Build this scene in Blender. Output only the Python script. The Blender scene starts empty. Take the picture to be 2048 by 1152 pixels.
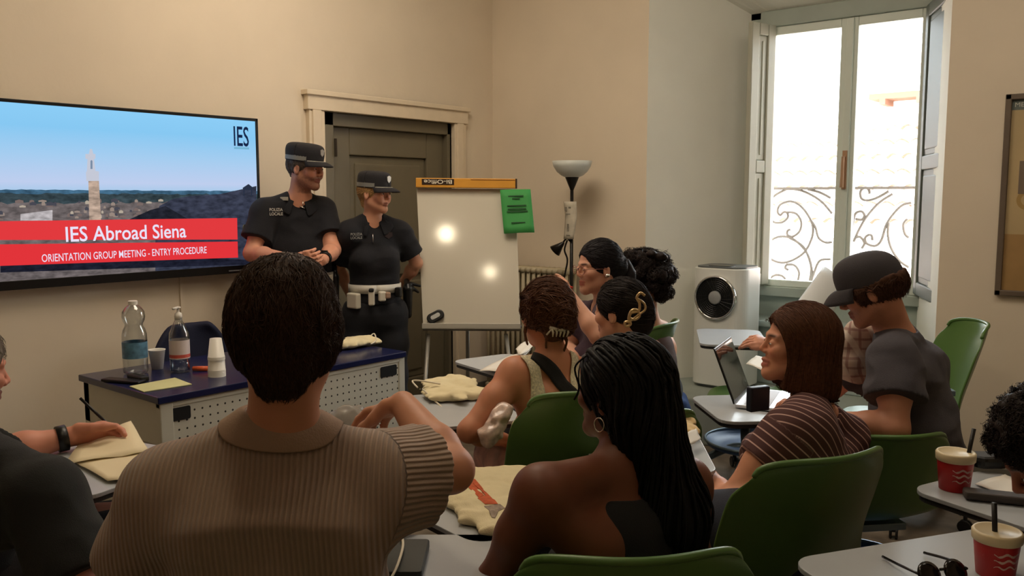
import bpy, bmesh, math, random
import numpy as np
from mathutils import Vector, Matrix
random.seed(7); RNG = np.random.default_rng(7)
C = bpy.context.scene.collection
sc = bpy.context.scene
# ------------------------------------------------------------------ camera, world, lights, exposure
F_PX, YAW, PITCH, CAMH = 1723.0, math.radians(39.6), math.radians(-6.0), 1.5
cd = bpy.data.cameras.new('camera'); cam = bpy.data.objects.new('camera', cd); C.objects.link(cam)
cd.sensor_width = 36.0; cd.lens = 36.0*F_PX/2048.0; cd.clip_start = 0.05; cd.clip_end = 200
cam.location = (0, 0, CAMH); cam.rotation_euler = (math.pi/2+PITCH, 0, YAW); sc.camera = cam
sc.view_settings.view_transform = 'Standard'; sc.view_settings.look = 'None'
sc.view_settings.gamma = 1.0; sc.view_settings.use_curve_mapping = False
sc.view_settings.exposure = 0.0
FW = Vector((-math.sin(YAW), math.cos(YAW), 0)); RT = Vector((math.cos(YAW), math.sin(YAW), 0)); UP = Vector((0, 0, 1))
CF = (FW*math.cos(PITCH) + UP*math.sin(PITCH)); CU = (UP*math.cos(PITCH) - FW*math.sin(PITCH)); CAM = Vector((0, 0, CAMH))
def ray(px, py): return CF + RT*((px-1024)/F_PX) + CU*((576-py)/F_PX)
def pt(px, py, d): return CAM + ray(px, py)*d
def on_z(px, py, z): r = ray(px, py); return CAM + r*((z-CAMH)/r.z)
def on_x(px, py, x): r = ray(px, py); return CAM + r*(x/r.x)
def on_y(px, py, y): r = ray(px, py); return CAM + r*(y/r.y)
def dirf(deg): a = math.radians(deg); return FW*math.cos(a) + RT*math.sin(a)   # 0 = away from the camera, 90 = to the right
WA, WB, CEIL = -4.25, 4.91, 3.5          # tv wall plane, window wall plane, ceiling
world = bpy.data.worlds.new('daylight'); sc.world = world; world.use_nodes = True
wn = world.node_tree.nodes; wn['Background'].inputs[0].default_value = (0.88, 0.94, 1.0, 1); wn['Background'].inputs[1].default_value = 14.0
def light(name, kind, loc, energy, color, size=0.2, target=None, sy=None, spread=None):
    l = bpy.data.lights.new(name, kind); l.energy = energy; l.color = color
    if kind == 'AREA':
        l.size = size
        if sy: l.shape = 'RECTANGLE'; l.size_y = sy
        if spread: l.spread = math.radians(spread)
    elif kind == 'SUN': l.angle = size
    else: l.shadow_soft_size = size
    o = bpy.data.objects.new(name, l); C.objects.link(o); o.location = loc
    if target is not None: o.rotation_euler = (Vector(target)-Vector(loc)).to_track_quat('-Z', 'Y').to_euler()
    return o
light('sun', 'SUN', (0, 0, 8), 9.0, (1.0, 0.95, 0.88), 0.01, (-1.2, 3.2, 0.0))
pl_ = light('window_portal', 'AREA', (-1.91, 5.72, 1.77), 1, (1, 1, 1), 1.2, (-1.91, 0, 1.77), 1.9); pl_.data.cycles.is_portal = True
light('ceiling_lamp_light', 'AREA', (-2.75, 2.65, 3.40), 39, (1.0, 0.84, 0.66), 1.3, (-3.1, 2.9, 0))
light('window_wall_fill', 'AREA', (-0.5, 3.2, 3.40), 12, (1.0, 0.87, 0.72), 0.8, (-0.6, 4.0, 0))  # added fill, not a real lamp: brightens the wall right of the window
light('rear_lamp_light', 'AREA', (0.4, -0.9, 3.40), 2.5, (1.0, 0.78, 0.6), 0.8, (0.3, -0.9, 0))
# ------------------------------------------------------------------ helpers: objects and tags
def tag(o, label=None, cat=None, group=None, kind=None):
    if label: o['label'] = label
    if cat: o['category'] = cat
    if group: o['group'] = group
    if kind: o['kind'] = kind
    return o
def root(name, loc, label, cat, group=None):
    o = bpy.data.objects.new(name, None); C.objects.link(o); o.location = Vector(loc); o.empty_display_size = 0.1
    return tag(o, label, cat, group)
def org(o):
    v = Vector((0, 0, 0))
    while o is not None: v += Vector(o.location); o = o.parent
    return v
def fast_mesh(name, V, Q, smooth=True):
    me = bpy.data.meshes.new(name); V = np.asarray(V, np.float32); Q = np.asarray(Q, np.int32); k = Q.shape[1] if len(Q) else 4
    me.vertices.add(len(V)); me.vertices.foreach_set('co', V.ravel())
    me.loops.add(Q.size); me.loops.foreach_set('vertex_index', Q.ravel())
    me.polygons.add(len(Q)); me.polygons.foreach_set('loop_start', np.arange(0, Q.size, k, dtype=np.int32))
    try: me.polygons.foreach_set('loop_total', np.full(len(Q), k, np.int32))
    except Exception: pass
    me.polygons.foreach_set('use_smooth', np.full(len(Q), smooth)); me.update(calc_edges=True); me.validate()
    return me
def link(name, me, mat, parent=None, label=None):
    o = bpy.data.objects.new(name, me); C.objects.link(o)
    if mat is not None: me.materials.append(mat)
    if parent is not None: o.parent = parent
    if label: o['label'] = label
    return o
class MB:
    """collects shapes in world space; build() links them as one mesh object"""
    def __init__(s): s.v = []; s.f = []
    def add(s, vs, fs): n = len(s.v); s.v += [Vector(v) for v in vs]; s.f += [tuple(i+n for i in f) for f in fs]; return s
    def box(s, lo, hi):
        x0, y0, z0 = lo; x1, y1, z1 = hi
        return s.add([(x0,y0,z0),(x1,y0,z0),(x1,y1,z0),(x0,y1,z0),(x0,y0,z1),(x1,y0,z1),(x1,y1,z1),(x0,y1,z1)],
                     [(0,3,2,1),(4,5,6,7),(0,1,5,4),(1,2,6,5),(2,3,7,6),(3,0,4,7)])
    def obox(s, c, ax, half):
        c = Vector(c); a = [Vector(x)*h for x, h in zip(ax, half)]; vs = []
        for sz in (-1, 1):
            for sx, sy in ((-1,-1),(1,-1),(1,1),(-1,1)): vs.append(c + a[0]*sx + a[1]*sy + a[2]*sz)
        return s.add(vs, [(0,3,2,1),(4,5,6,7),(0,1,5,4),(1,2,6,5),(2,3,7,6),(3,0,4,7)])
    def bar(s, a, b, w, t, up=UP):
        a = Vector(a); b = Vector(b); d = (b-a); L = d.length; d.normalize(); sd = d.cross(Vector(up))
        if sd.length < 1e-4: sd = d.cross(Vector((1,0,0)))
        sd.normalize(); u2 = sd.cross(d)
        return s.obox((a+b)/2, (d, sd, u2), (L/2, w/2, t/2))
    def prism(s, poly, off):
        n = len(poly); p = [Vector(q) for q in poly]; o = Vector(off)
        return s.add(p + [q+o for q in p], [tuple(range(n))[::-1], tuple(range(n, 2*n))] + [(i, (i+1)%n, n+(i+1)%n, n+i) for i in range(n)])
    def tube(s, pts, r, seg=10, closed=False, cap=True):
        pts = [Vector(p) for p in pts]; n = len(pts); rs = r if isinstance(r, (list, tuple)) else [r]*n
        vs = []; prev = None
        for i in range(n):
            if closed: t = pts[(i+1)%n]-pts[i-1]
            else: t = pts[min(i+1, n-1)]-pts[max(i-1, 0)]
            if t.length < 1e-9: t = Vector((0,0,1))
            t.normalize()
            if prev is None: a = t.orthogonal().normalized()
            else: a = (prev - t*prev.dot(t)); a = a.normalized() if a.length > 1e-6 else t.orthogonal().normalized()
            prev = a; b = t.cross(a)
            for k in range(seg):
                th = 2*math.pi*k/seg; vs.append(pts[i] + (a*math.cos(th)+b*math.sin(th))*rs[i])
        fs = []; m = n if closed else n-1
        for i in range(m):
            j = (i+1) % n
            for k in range(seg): fs.append((i*seg+k, i*seg+(k+1)%seg, j*seg+(k+1)%seg, j*seg+k))
        if cap and not closed: fs.append(tuple(range(seg))[::-1]); fs.append(tuple((n-1)*seg+k for k in range(seg)))
        return s.add(vs, fs)
    def lathe(s, c, prof, seg=32, ax=(0,0,1), cap=True, arc=None):
        c = Vector(c); z = Vector(ax).normalized(); x = z.orthogonal().normalized(); y = z.cross(x); vs = []
        for r, h in prof:
            for k in range(seg):
                th = 2*math.pi*k/seg; vs.append(c + z*h + (x*math.cos(th)+y*math.sin(th))*max(r, 1e-5))
        fs = []
        for i in range(len(prof)-1):
            for k in range(seg): fs.append((i*seg+k, i*seg+(k+1)%seg, (i+1)*seg+(k+1)%seg, (i+1)*seg+k))
        if cap: fs.append(tuple(range(seg))[::-1]); fs.append(tuple((len(prof)-1)*seg+k for k in range(seg)))
        return s.add(vs, fs)
    def grid(s, P):      # P[i][j] points
        n, m = len(P), len(P[0]); vs = [p for row in P for p in row]
        return s.add(vs, [(i*m+j, i*m+j+1, (i+1)*m+j+1, (i+1)*m+j) for i in range(n-1) for j in range(m-1)])
    def build(s, name, mat, parent=None, label=None, bevel=0, smooth=False, solid=0, sub=0, seg=2, fix=True):
        o0 = org(parent) if parent is not None else Vector((0,0,0))
        if parent is None and s.v: # own origin at the base
            lo = Vector((min(v.x for v in s.v), min(v.y for v in s.v), min(v.z for v in s.v))); hi = Vector((max(v.x for v in s.v), max(v.y for v in s.v), 0))
            o0 = Vector(((lo.x+hi.x)/2, (lo.y+hi.y)/2, lo.z))
        me = bpy.data.meshes.new(name); me.from_pydata([v-o0 for v in s.v], [], s.f)
        if fix:
            bm = bmesh.new(); bm.from_mesh(me); bmesh.ops.recalc_face_normals(bm, faces=bm.faces); bm.to_mesh(me); bm.free()
        if smooth: me.polygons.foreach_set('use_smooth', [True]*len(me.polygons))
        o = link(name, me, mat, parent, label)
        if parent is None: o.location = o0
        if solid: m = o.modifiers.new('solid', 'SOLIDIFY'); m.thickness = solid; m.offset = 0
        if bevel: m = o.modifiers.new('bevel', 'BEVEL'); m.width = bevel; m.segments = seg; m.limit_method = 'ANGLE'; m.angle_limit = math.radians(40)
        if sub: m = o.modifiers.new('sub', 'SUBSURF'); m.levels = sub; m.render_levels = sub
        if smooth and (bevel or solid):
            pass
        return o
def rrect(c, ax, ay, w, h, r, n=5):
    """rounded rectangle outline around c"""
    c = Vector(c); ax = Vector(ax); ay = Vector(ay); out = []
    for cx, cy, a0 in ((w/2-r, h/2-r, 0), (-w/2+r, h/2-r, 90), (-w/2+r, -h/2+r, 180), (w/2-r, -h/2+r, 270)):
        for i in range(n+1):
            a = math.radians(a0+90*i/n); out.append(c + ax*(cx+r*math.cos(a)) + ay*(cy+r*math.sin(a)))
    return out
def catmull(pts, n=6, closed=False):
    P = [Vector(p) for p in pts]; out = []; m = len(P)
    for i in range(m if closed else m-1):
        if closed: a, b, c, d = P[i-1], P[i], P[(i+1)%m], P[(i+2)%m]
        else: a, b, c, d = P[max(i-1,0)], P[i], P[i+1], P[min(i+2, m-1)]
        for k in range(n):
            t = k/n; out.append(0.5*((2*b)+(c-a)*t+(2*a-5*b+4*c-d)*t*t+(3*b-a-3*c+d)*t**3))
    if not closed: out.append(P[-1])
    return out
def text_obj(body, name, mat, parent, c, ax, ay, height, width=None, off=0.0, ext=0.0005, label=None, font_off=0.0):
    cu = bpy.data.curves.new(name, 'FONT'); cu.body = body; cu.align_x = 'CENTER'; cu.align_y = 'CENTER'; cu.offset = font_off; cu.resolution_u = 3
    ob = bpy.data.objects.new('t', cu); C.objects.link(ob); dg = bpy.context.evaluated_depsgraph_get(); dg.update()
    me = bpy.data.meshes.new_from_object(ob.evaluated_get(dg)); C.objects.unlink(ob); bpy.data.objects.remove(ob)
    co = np.zeros(len(me.vertices)*3, np.float32); me.vertices.foreach_get('co', co); co = co.reshape(-1, 3)
    lo, hi = co.min(0), co.max(0); cen = (lo+hi)/2; sy = height/(hi[1]-lo[1]); sx = (width/(hi[0]-lo[0])) if width else sy
    ax = Vector(ax); ay = Vector(ay); nz = ax.cross(ay); o0 = org(parent) if parent else Vector((0,0,0))
    W = [(Vector(c) - o0 + ax*float((p[0]-cen[0])*sx) + ay*float((p[1]-cen[1])*sy) + nz*off) for p in co]
    me.vertices.foreach_set('co', np.array(W, np.float32).ravel()); me.update()
    me.materials.clear()
    return link(name, me, mat, parent, label)
# ------------------------------------------------------------------ materials (all procedural)
MATS = {}
def lin(c): return tuple(((x/255)/12.92 if x/255 <= 0.04045 else ((x/255+0.055)/1.055)**2.4) for x in c)
def mat(name, rgb, rough=0.6, metal=0.0, spec=0.5, noise=0.0, nscale=8.0, bump=0.0, bscale=60.0, trans=0.0, emit=None, estr=0.0, ior=1.45, attr=False, sheen=0.0, stretch=None, alpha=1.0, coat=0.0, sss=0.0):
    if name in MATS: return MATS[name]
    m = bpy.data.materials.new(name); m.use_nodes = True; nt = m.node_tree; N = nt.nodes; L = nt.links; b = N['Principled BSDF']
    c = lin(rgb); b.inputs['Roughness'].default_value = rough; b.inputs['Metallic'].default_value = metal
    b.inputs['Specular IOR Level'].default_value = spec; b.inputs['IOR'].default_value = ior; b.inputs['Alpha'].default_value = alpha
    if trans: b.inputs['Transmission Weight'].default_value = trans
    if sheen: b.inputs['Sheen Weight'].default_value = sheen
    if coat: b.inputs['Coat Weight'].default_value = coat
    if sss: b.inputs['Subsurface Weight'].default_value = sss; b.inputs['Subsurface Radius'].default_value = (0.012, 0.004, 0.002)
    b.inputs['Base Color'].default_value = (*c, 1)
    tc = N.new('ShaderNodeTexCoord'); src = tc.outputs['Object']
    if stretch:
        mp = N.new('ShaderNodeMapping'); mp.inputs['Scale'].default_value = stretch; L.new(src, mp.inputs['Vector']); src = mp.outputs[0]
    base = None
    if attr:
        at = N.new('ShaderNodeAttribute'); at.attribute_name = 'tint'; base = at.outputs['Color']; L.new(base, b.inputs['Base Color'])
    if noise:
        nz = N.new('ShaderNodeTexNoise'); nz.inputs['Scale'].default_value = nscale; nz.inputs['Detail'].default_value = 6; L.new(src, nz.inputs['Vector'])
        hs = N.new('ShaderNodeMapRange'); hs.inputs['From Min'].default_value = 0.3; hs.inputs['From Max'].default_value = 0.7
        hs.inputs['To Min'].default_value = 1-noise; hs.inputs['To Max'].default_value = 1+noise; L.new(nz.outputs['Fac'], hs.inputs['Value'])
        mx = N.new('ShaderNodeMix'); mx.data_type = 'RGBA'; mx.blend_type = 'MULTIPLY'; mx.inputs['Factor'].default_value = 1
        if base is not None: L.new(base, mx.inputs['A'])
        else: mx.inputs['A'].default_value = (*c, 1)
        L.new(hs.outputs[0], mx.inputs['B']); L.new(mx.outputs['Result'], b.inputs['Base Color'])
    if bump:
        bn = N.new('ShaderNodeTexNoise'); bn.inputs['Scale'].default_value = bscale; bn.inputs['Detail'].default_value = 4; L.new(src, bn.inputs['Vector'])
        bp = N.new('ShaderNodeBump'); bp.inputs['Strength'].default_value = bump; bp.inputs['Distance'].default_value = 0.01; L.new(bn.outputs['Fac'], bp.inputs['Height']); L.new(bp.outputs[0], b.inputs['Normal'])
    if emit: b.inputs['Emission Color'].default_value = (*lin(emit), 1); b.inputs['Emission Strength'].default_value = estr
    MATS[name] = m; return m
def emat(name, rgb, s):
    if name in MATS: return MATS[name]
    m = bpy.data.materials.new(name); m.use_nodes = True; nt = m.node_tree; nt.nodes.clear()
    e = nt.nodes.new('ShaderNodeEmission'); o = nt.nodes.new('ShaderNodeOutputMaterial'); e.inputs[0].default_value = (*lin(rgb), 1); e.inputs[1].default_value = s
    nt.links.new(e.outputs[0], o.inputs[0]); MATS[name] = m; return m
# ------------------------------------------------------------------ signed-distance modelling: smooth unions meshed into one surface
def A(v): return np.array(v, np.float32)
def nrm(v): v = np.asarray(v, float); return (v/np.linalg.norm(v)).astype(np.float32)
def hashn(i, j, k, sd):
    h = (i*374761393 + j*668265263 + k*1274126177 + sd*144665) & 0x7fffffff
    h = ((h ^ (h >> 13)) * 1274126177) & 0x7fffffff
    return ((h ^ (h >> 16)) & 0xffff)/65535.0
def vnoise(P, sd=0):
    I = np.floor(P).astype(np.int64); f = P-I; f = f*f*(3-2*f); r = 0
    for dx in (0, 1):
        for dy in (0, 1):
            for dz in (0, 1):
                w = (f[:,0] if dx else 1-f[:,0])*(f[:,1] if dy else 1-f[:,1])*(f[:,2] if dz else 1-f[:,2])
                r = r + w*hashn(I[:,0]+dx, I[:,1]+dy, I[:,2]+dz, sd)
    return r*2-1
class SDF:
    def __init__(s): s.ops = []; s.disp = None; s.slack = 0.0
    def _add(s, fn, bc, br, mode, k): s.ops.append((fn, A(bc), float(br), mode, float(k))); return s
    def cap(s, a, b, ra, rb, k=0.02, mode='+'):
        a = A(a); b = A(b); ab = b-a; L2 = float(ab@ab)+1e-9
        def fn(P):
            pa = P-a; t = np.clip(pa@ab/L2, 0, 1); q = pa-t[:,None]*ab; return np.sqrt((q*q).sum(1)) - (ra+(rb-ra)*t)
        return s._add(fn, (a+b)/2, math.sqrt(L2)/2+max(ra, rb), mode, k)
    def ccap(s, a, b, ra, rb, k=0.02, drop=0.0):   # a capsule cut off flat at b
        a = A(a); b = A(b); ab = b-a; L = float(np.sqrt(ab@ab)); n = ab/L; b2 = b + n*0.08
        def fn(P):
            pa = P-a; t = pa@n; tt = np.clip(t, 0, L+.08); q = pa-tt[:,None]*n; return np.maximum(np.sqrt((q*q).sum(1)) - (ra+(rb-ra)*tt/L), t-L)
        return s._add(fn, (a+b2)/2, (L+.08)/2+max(ra, rb)*1.2, '+', k)
    def sph(s, c, r, k=0.02, mode='+'): return s.cap(c, A(c)+A((0,0,1e-4)), r, r, k, mode)
    def chain(s, pts, rs, k=0.02, k0=None, mode='+'):
        for i in range(len(pts)-1): s.cap(pts[i], pts[i+1], rs[i], rs[i+1], (k0 if (k0 is not None and i == 0) else k), mode)
        return s
    def fcap(s, a, b, wa, da, wb, db, side, k=0.02, mode='+'):
        a = A(a); b = A(b); ab = b-a; L2 = float(ab@ab)+1e-9; sd = nrm(side); sd = nrm(sd - ab*(sd@ab)/L2)
        def fn(P):
            pa = P-a; t = np.clip(pa@ab/L2, 0, 1); q = pa-t[:,None]*ab; w = wa+(wb-wa)*t; d = da+(db-da)*t; qs = q@sd
            q = q + sd*(qs*(d/w-1))[:,None]; return np.sqrt((q*q).sum(1)) - d
        return s._add(fn, (a+b)/2, math.sqrt(L2)/2+max(wa, wb, da, db), mode, k)
    def ell(s, c, r, X, Y, Z, k=0.02, mode='+'):
        c = A(c); R = np.stack([nrm(X), nrm(Y), nrm(Z)]).astype(np.float32).T; r = A(r)
        def fn(P):
            q = (P-c)@R; k0 = np.sqrt(((q/r)**2).sum(1)); k1 = np.sqrt(((q/(r*r))**2).sum(1)); return k0*(k0-1)/np.maximum(k1, 1e-6)
        return s._add(fn, c, float(r.max()), mode, k)
    def plane(s, p, n, k=0.004, mode='&'):   # keeps the side n points away from
        p = A(p); n = nrm(n)
        return s._add(lambda P: (P-p)@n, p, 99, mode, k)
    def ev(s, P):
        P = np.ascontiguousarray(P, np.float32); d = np.full(len(P), 9.0, np.float32)
        for fn, bc, br, mode, k in s.ops:
            if mode == '&':
                v = fn(P); h = np.clip(0.5-0.5*(v-d)/k, 0, 1); d = v+(d-v)*h + k*h*(1-h); continue
            q = P-bc; lb = np.sqrt((q*q).sum(1))-br
            if mode == '+':
                m = np.nonzero(lb < d+k)[0]
                if not len(m): continue
                v = fn(P[m]); a = d[m]; h = np.clip(0.5+0.5*(a-v)/k, 0, 1); d[m] = a+(v-a)*h - k*h*(1-h)
            else:
                m = np.nonzero(lb < k+0.02)[0]
                if not len(m): continue
                v = -fn(P[m]); a = d[m]; h = np.clip(0.5-0.5*(v-a)/k, 0, 1); d[m] = v+(a-v)*h + k*h*(1-h)
        if s.disp is not None: d = d + s.disp(P)
        return d
    def grad(s, P, e=0.002):
        g = np.stack([s.ev(P+A(o)) - s.ev(P-A(o)) for o in ((e,0,0),(0,e,0),(0,0,e))], 1)
        return g/np.maximum(np.linalg.norm(g, axis=1, keepdims=True), 1e-6)
    def mesh(s, h, lo=None, hi=None):
        B = 8; pos = [(bc, br) for fn, bc, br, mode, k in s.ops if mode == '+']
        L = np.min([c-r for c, r in pos], 0)-3*h-s.slack; H = np.max([c+r for c, r in pos], 0)+3*h+s.slack
        if lo is not None: L = np.maximum(L, A(lo))
        if hi is not None: H = np.minimum(H, A(hi))
        nb = np.ceil((H-L)/(h*B)).astype(int)+1; ax = [np.arange(n) for n in nb]
        I, J, K = [x.ravel() for x in np.meshgrid(*ax, indexing='ij')]
        cen = L + (np.stack([I, J, K], 1)*B + (B-1)/2)*h; dc = s.ev(cen.astype(np.float32))
        act = np.abs(dc) < h*B*0.87*1.7+s.slack
        V = np.where(dc < 0, -1.0, 1.0).astype(np.float32).reshape(nb)
        V = np.repeat(np.repeat(np.repeat(V, B, 0), B, 1), B, 2)
        o = np.arange(B); ox, oy, oz = [x.ravel() for x in np.meshgrid(o, o, o, indexing='ij')]
        ai = np.nonzero(act)[0]
        for c0 in range(0, len(ai), 600):
            a = ai[c0:c0+600]; X = (I[a][:,None]*B+ox).ravel(); Y = (J[a][:,None]*B+oy).ravel(); Z = (K[a][:,None]*B+oz).ravel()
            V[X, Y, Z] = s.ev((L + np.stack([X, Y, Z], 1)*h).astype(np.float32))
        S = V < 0; cnt = np.zeros(tuple(np.array(V.shape)-1), np.int8)
        offs = [(0,0,0),(1,0,0),(0,1,0),(1,1,0),(0,0,1),(1,0,1),(0,1,1),(1,1,1)]
        sl = lambda o, n: slice(o, o+n-1)
        n0, n1, n2 = V.shape
        for a, b, c in offs: cnt += S[sl(a,n0), sl(b,n1), sl(c,n2)]
        cell = np.argwhere((cnt > 0) & (cnt < 8)); idx = np.full(cnt.shape, -1, np.int32); idx[cell[:,0], cell[:,1], cell[:,2]] = np.arange(len(cell))
        cv = np.stack([V[cell[:,0]+a, cell[:,1]+b, cell[:,2]+c] for a, b, c in offs], 1); cs = cv < 0
        acc = np.zeros((len(cell), 3), np.float32); w = np.zeros(len(cell), np.float32); O = np.array(offs, np.float32)
        for a, b in ((0,1),(2,3),(4,5),(6,7),(0,2),(1,3),(4,6),(5,7),(0,4),(1,5),(2,6),(3,7)):
            m = cs[:,a] != cs[:,b]; t = cv[m,a]/(cv[m,a]-cv[m,b]); acc[m] += O[a]+(O[b]-O[a])*t[:,None]; w[m] += 1
        vert = L + (cell + acc/w[:,None])*h; Q = []
        for axs in range(3):
            d = [0,0,0]; d[axs] = 1; u, v = [(1,2),(2,0),(0,1)][axs]
            s0 = S[tuple(slice(0, n-d[i]) for i, n in enumerate(S.shape))]; s1 = S[tuple(slice(d[i], n) for i, n in enumerate(S.shape))]
            e = np.argwhere(s0 != s1); e = e[(e[:,u] > 0) & (e[:,v] > 0) & (e[:,u] < S.shape[u]-1) & (e[:,v] < S.shape[v]-1)]
            if not len(e): continue
            ins = S[e[:,0], e[:,1], e[:,2]]; du = np.zeros(3, int); du[u] = 1; dv = np.zeros(3, int); dv[v] = 1
            g = lambda c: idx[c[:,0], c[:,1], c[:,2]]
            q = np.stack([g(e-du-dv), g(e-dv), g(e), g(e-du)], 1); q[~ins] = q[~ins][:, ::-1]; Q.append(q)
        Q = np.concatenate(Q) if Q else np.zeros((0,4), np.int32); Q = Q[(Q >= 0).all(1)]
        return vert, Q
def sdf_obj(F, h, name, material, parent=None, tint=None, extra=None, label=None):
    V, Q = F.mesh(h)
    if extra is not None and len(extra[0]): Q = np.concatenate([Q, extra[1]+len(V)]); V = np.concatenate([V, extra[0]])
    T = None if tint is None else tint(V)
    V = V - np.array(org(parent) if parent is not None else (0,0,0))
    me = fast_mesh(name, V, Q)
    if T is not None:
        ca = me.color_attributes.new('tint', 'FLOAT_COLOR', 'POINT'); ca.data.foreach_set('color', np.concatenate([T, np.ones((len(T),1))], 1).astype(np.float32).ravel())
    return link(name, me, material, parent, label)
def strands(F, pts, flow, n_step, step, r0, lift=0.002, wob=0.0, wf=30.0, seed=0, taper=True, jit=0.25, grow=None):
    """hair strands creeping over the surface of F; 3-sided tubes"""
    P = np.array(pts, np.float32); n = len(P); rr = np.random.default_rng(seed); path = [P.copy()]; J = rr.normal(0, jit, (n, 3)).astype(np.float32); nn = []
    LF = rr.uniform(0.3, 1.0, n).astype(np.float32)
    for k in range(n_step):
        g = F.grad(P); f = flow(P, k); f = f + J; f = f - g*((f*g).sum(1)[:,None])*0.95
        if wob: f = f + wob*np.stack([vnoise(P*wf, 1+seed), vnoise(P*wf+9, 2), vnoise(P*wf+5, 3)], 1)
        f = f/np.maximum(np.linalg.norm(f, axis=1, keepdims=True), 1e-5); P = P + (f*step).astype(np.float32)
        dd = F.ev(P); P = P - (g*np.minimum(dd - lift*LF*(0.5+k/n_step), 1.0)[:,None]).astype(np.float32)*np.where(dd > 0.012, 0.3, 1.0)[:,None]; path.append(P.copy()); nn.append(g)
    path = np.stack(path, 1); nn = np.stack([nn[0]]+nn, 1); m = path.shape[1]
    tan = np.gradient(path, axis=1); tan /= np.maximum(np.linalg.norm(tan, axis=2, keepdims=True), 1e-6); sd = np.cross(tan, nn); sd /= np.maximum(np.linalg.norm(sd, axis=2, keepdims=True), 1e-6)
    tt = np.linspace(0, 1, m); r = r0*(np.sqrt(np.clip(1-tt**3, 0.02, 1)) if taper else np.ones(m)); r = r[None,:,None]*rr.uniform(0.6, 1.3, (n,1,1))
    ring = np.stack([path+sd*r, path+nn*r*0.6, path-sd*r], 2); V = ring.reshape(-1, 3)
    base = (np.arange(n)*m*3)[:,None,None]; i = np.arange(m-1)[None,:,None]*3; Q = []
    for a, b in ((0,1),(1,2),(2,0)): Q.append(np.concatenate([base+i+a, base+i+b, base+i+3+b, base+i+3+a], 2).reshape(-1, 4))
    return V, np.concatenate(Q)
# ------------------------------------------------------------------ the room
PL = mat('plaster_cream', (224, 210, 188), rough=.9, noise=.035, nscale=2.2, bump=.15, bscale=14)
PLN = mat('plaster_niche_daylit', (236, 236, 226), rough=.9, noise=.03, nscale=2.5, bump=.12, bscale=14)  # whiter than the wall plaster, putting window daylight into the reveal colour
PLC = mat('plaster_ceiling', (232, 228, 216), rough=.95)
CAS = mat('casing_cream', (226, 210, 184), rough=.5, noise=.04, nscale=10)
DOORM = mat('door_olive_grey', (112, 104, 84), rough=.45, noise=.05, nscale=5)
FLM = mat('floor_terrazzo', (120, 108, 94), rough=.35, noise=.35, nscale=9, bump=.03)
SILL = mat('sill_paint', (176, 190, 186), rough=.5, noise=.04)
GRN = mat('window_green_glare', (160, 170, 160), rough=.45, noise=.05, nscale=9)  # window glare is put into the green as a lighter tone
SHU = mat('shutter_cream', (176, 176, 160), rough=.5); SHD = mat('shutter_green_shade', (96, 104, 98), rough=.6)  # second tone: right leaf's grey-green darkened to carry its shade
def struct(o): o['kind'] = 'structure'; return o
mb = MB(); mb.box((-4.6, -3.2, -.12), (2.4, 5.9, 0)); struct(mb.build('floor', FLM))
mb = MB(); mb.box((-4.6, -3.2, CEIL), (2.4, 5.95, CEIL+.12)); struct(mb.build('ceiling', PLC))
# door position on the tv wall
dL, dR = on_x(613, 300, WA).y, on_x(925, 300, WA).y; dT = on_x(613, 180, WA).z; cw = .115
print('door', dL, dR, dT)
a0, a1, at = dL+cw, dR-cw, dT-cw
mb = MB(); mb.box((WA-.2, -3.2, 0), (WA, a0, CEIL)); mb.box((WA-.2, a1, 0), (WA, WB, CEIL)); mb.box((WA-.2, a0, at), (WA, a1, CEIL)); mb.box((WA-.3, a0-.1, 0), (WA-.2, a1+.1, at+.1)); struct(mb.build('wall_left', PL))
mb = MB(); mb.box((2.2, -3.2, 0), (2.4, 5.0, CEIL)); struct(mb.build('wall_right', PL))
mb = MB(); mb.box((-4.6, -3.2, 0), (2.4, -3.0, CEIL)); struct(mb.build('wall_back', PL))
NX0, NX1, NB = -2.927, -1.150, 5.6; BX0, BX1 = -2.547, -1.42; NT = 3.02; BT = 2.72; PZ = .28
mb = MB(); mb.box((-4.45, WB, 0), (NX0, WB+.76, CEIL)); mb.box((NX1, WB, 0), (2.4, WB+.76, CEIL)); mb.box((NX0, WB, NT+.25), (NX1, WB+.76, CEIL))
arch = [Vector((NX0, WB, NT+.25))] + [Vector(((NX0+NX1)/2 - (NX1-NX0)/2*math.cos(math.pi*i/16), WB, NT-.12+.36*math.sin(math.pi*i/16)**.8)) for i in range(17)] + [Vector((NX1, WB, NT+.25))]
struct(mb.build('wall_front', PL))
# niche reveals, soffit and the wall under the window
mb = MB(); n = 16
mb.prism([(NX0, WB, 0), (BX0, NB, 0), (BX0, NB+.07, 0), (NX0-.01, NB+.07, 0), (NX0-.01, WB+.001, 0)], (0, 0, CEIL)); mb.prism([(NX1, WB, 0), (NX1+.01, WB+.001, 0), (NX1+.01, NB+.07, 0), (BX1, NB+.07, 0), (BX1, NB, 0)], (0, 0, CEIL))
P0 = [Vector((NX0-.02+(NX1-NX0+.04)*i/n, WB-.0, NT+.10*math.sin(math.pi*i/n))) for i in range(n+1)]; P1 = [Vector((BX0-.02+(BX1-BX0+.04)*i/n, NB, BT)) for i in range(n+1)]
mb.grid([P0, P1]); mb.grid([P0, [Vector((p.x, WB, NT+.26)) for p in P0]]); mb.grid([P1, [Vector((p.x, NB+.07, BT+.0)) for p in P1], [Vector((p.x, NB+.07, CEIL)) for p in P1]])
struct(mb.build('wall_niche', PLN, smooth=False))
WX0, WX1, WZ0, WZ1 = -2.40, -1.425, .90, 2.62
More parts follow.
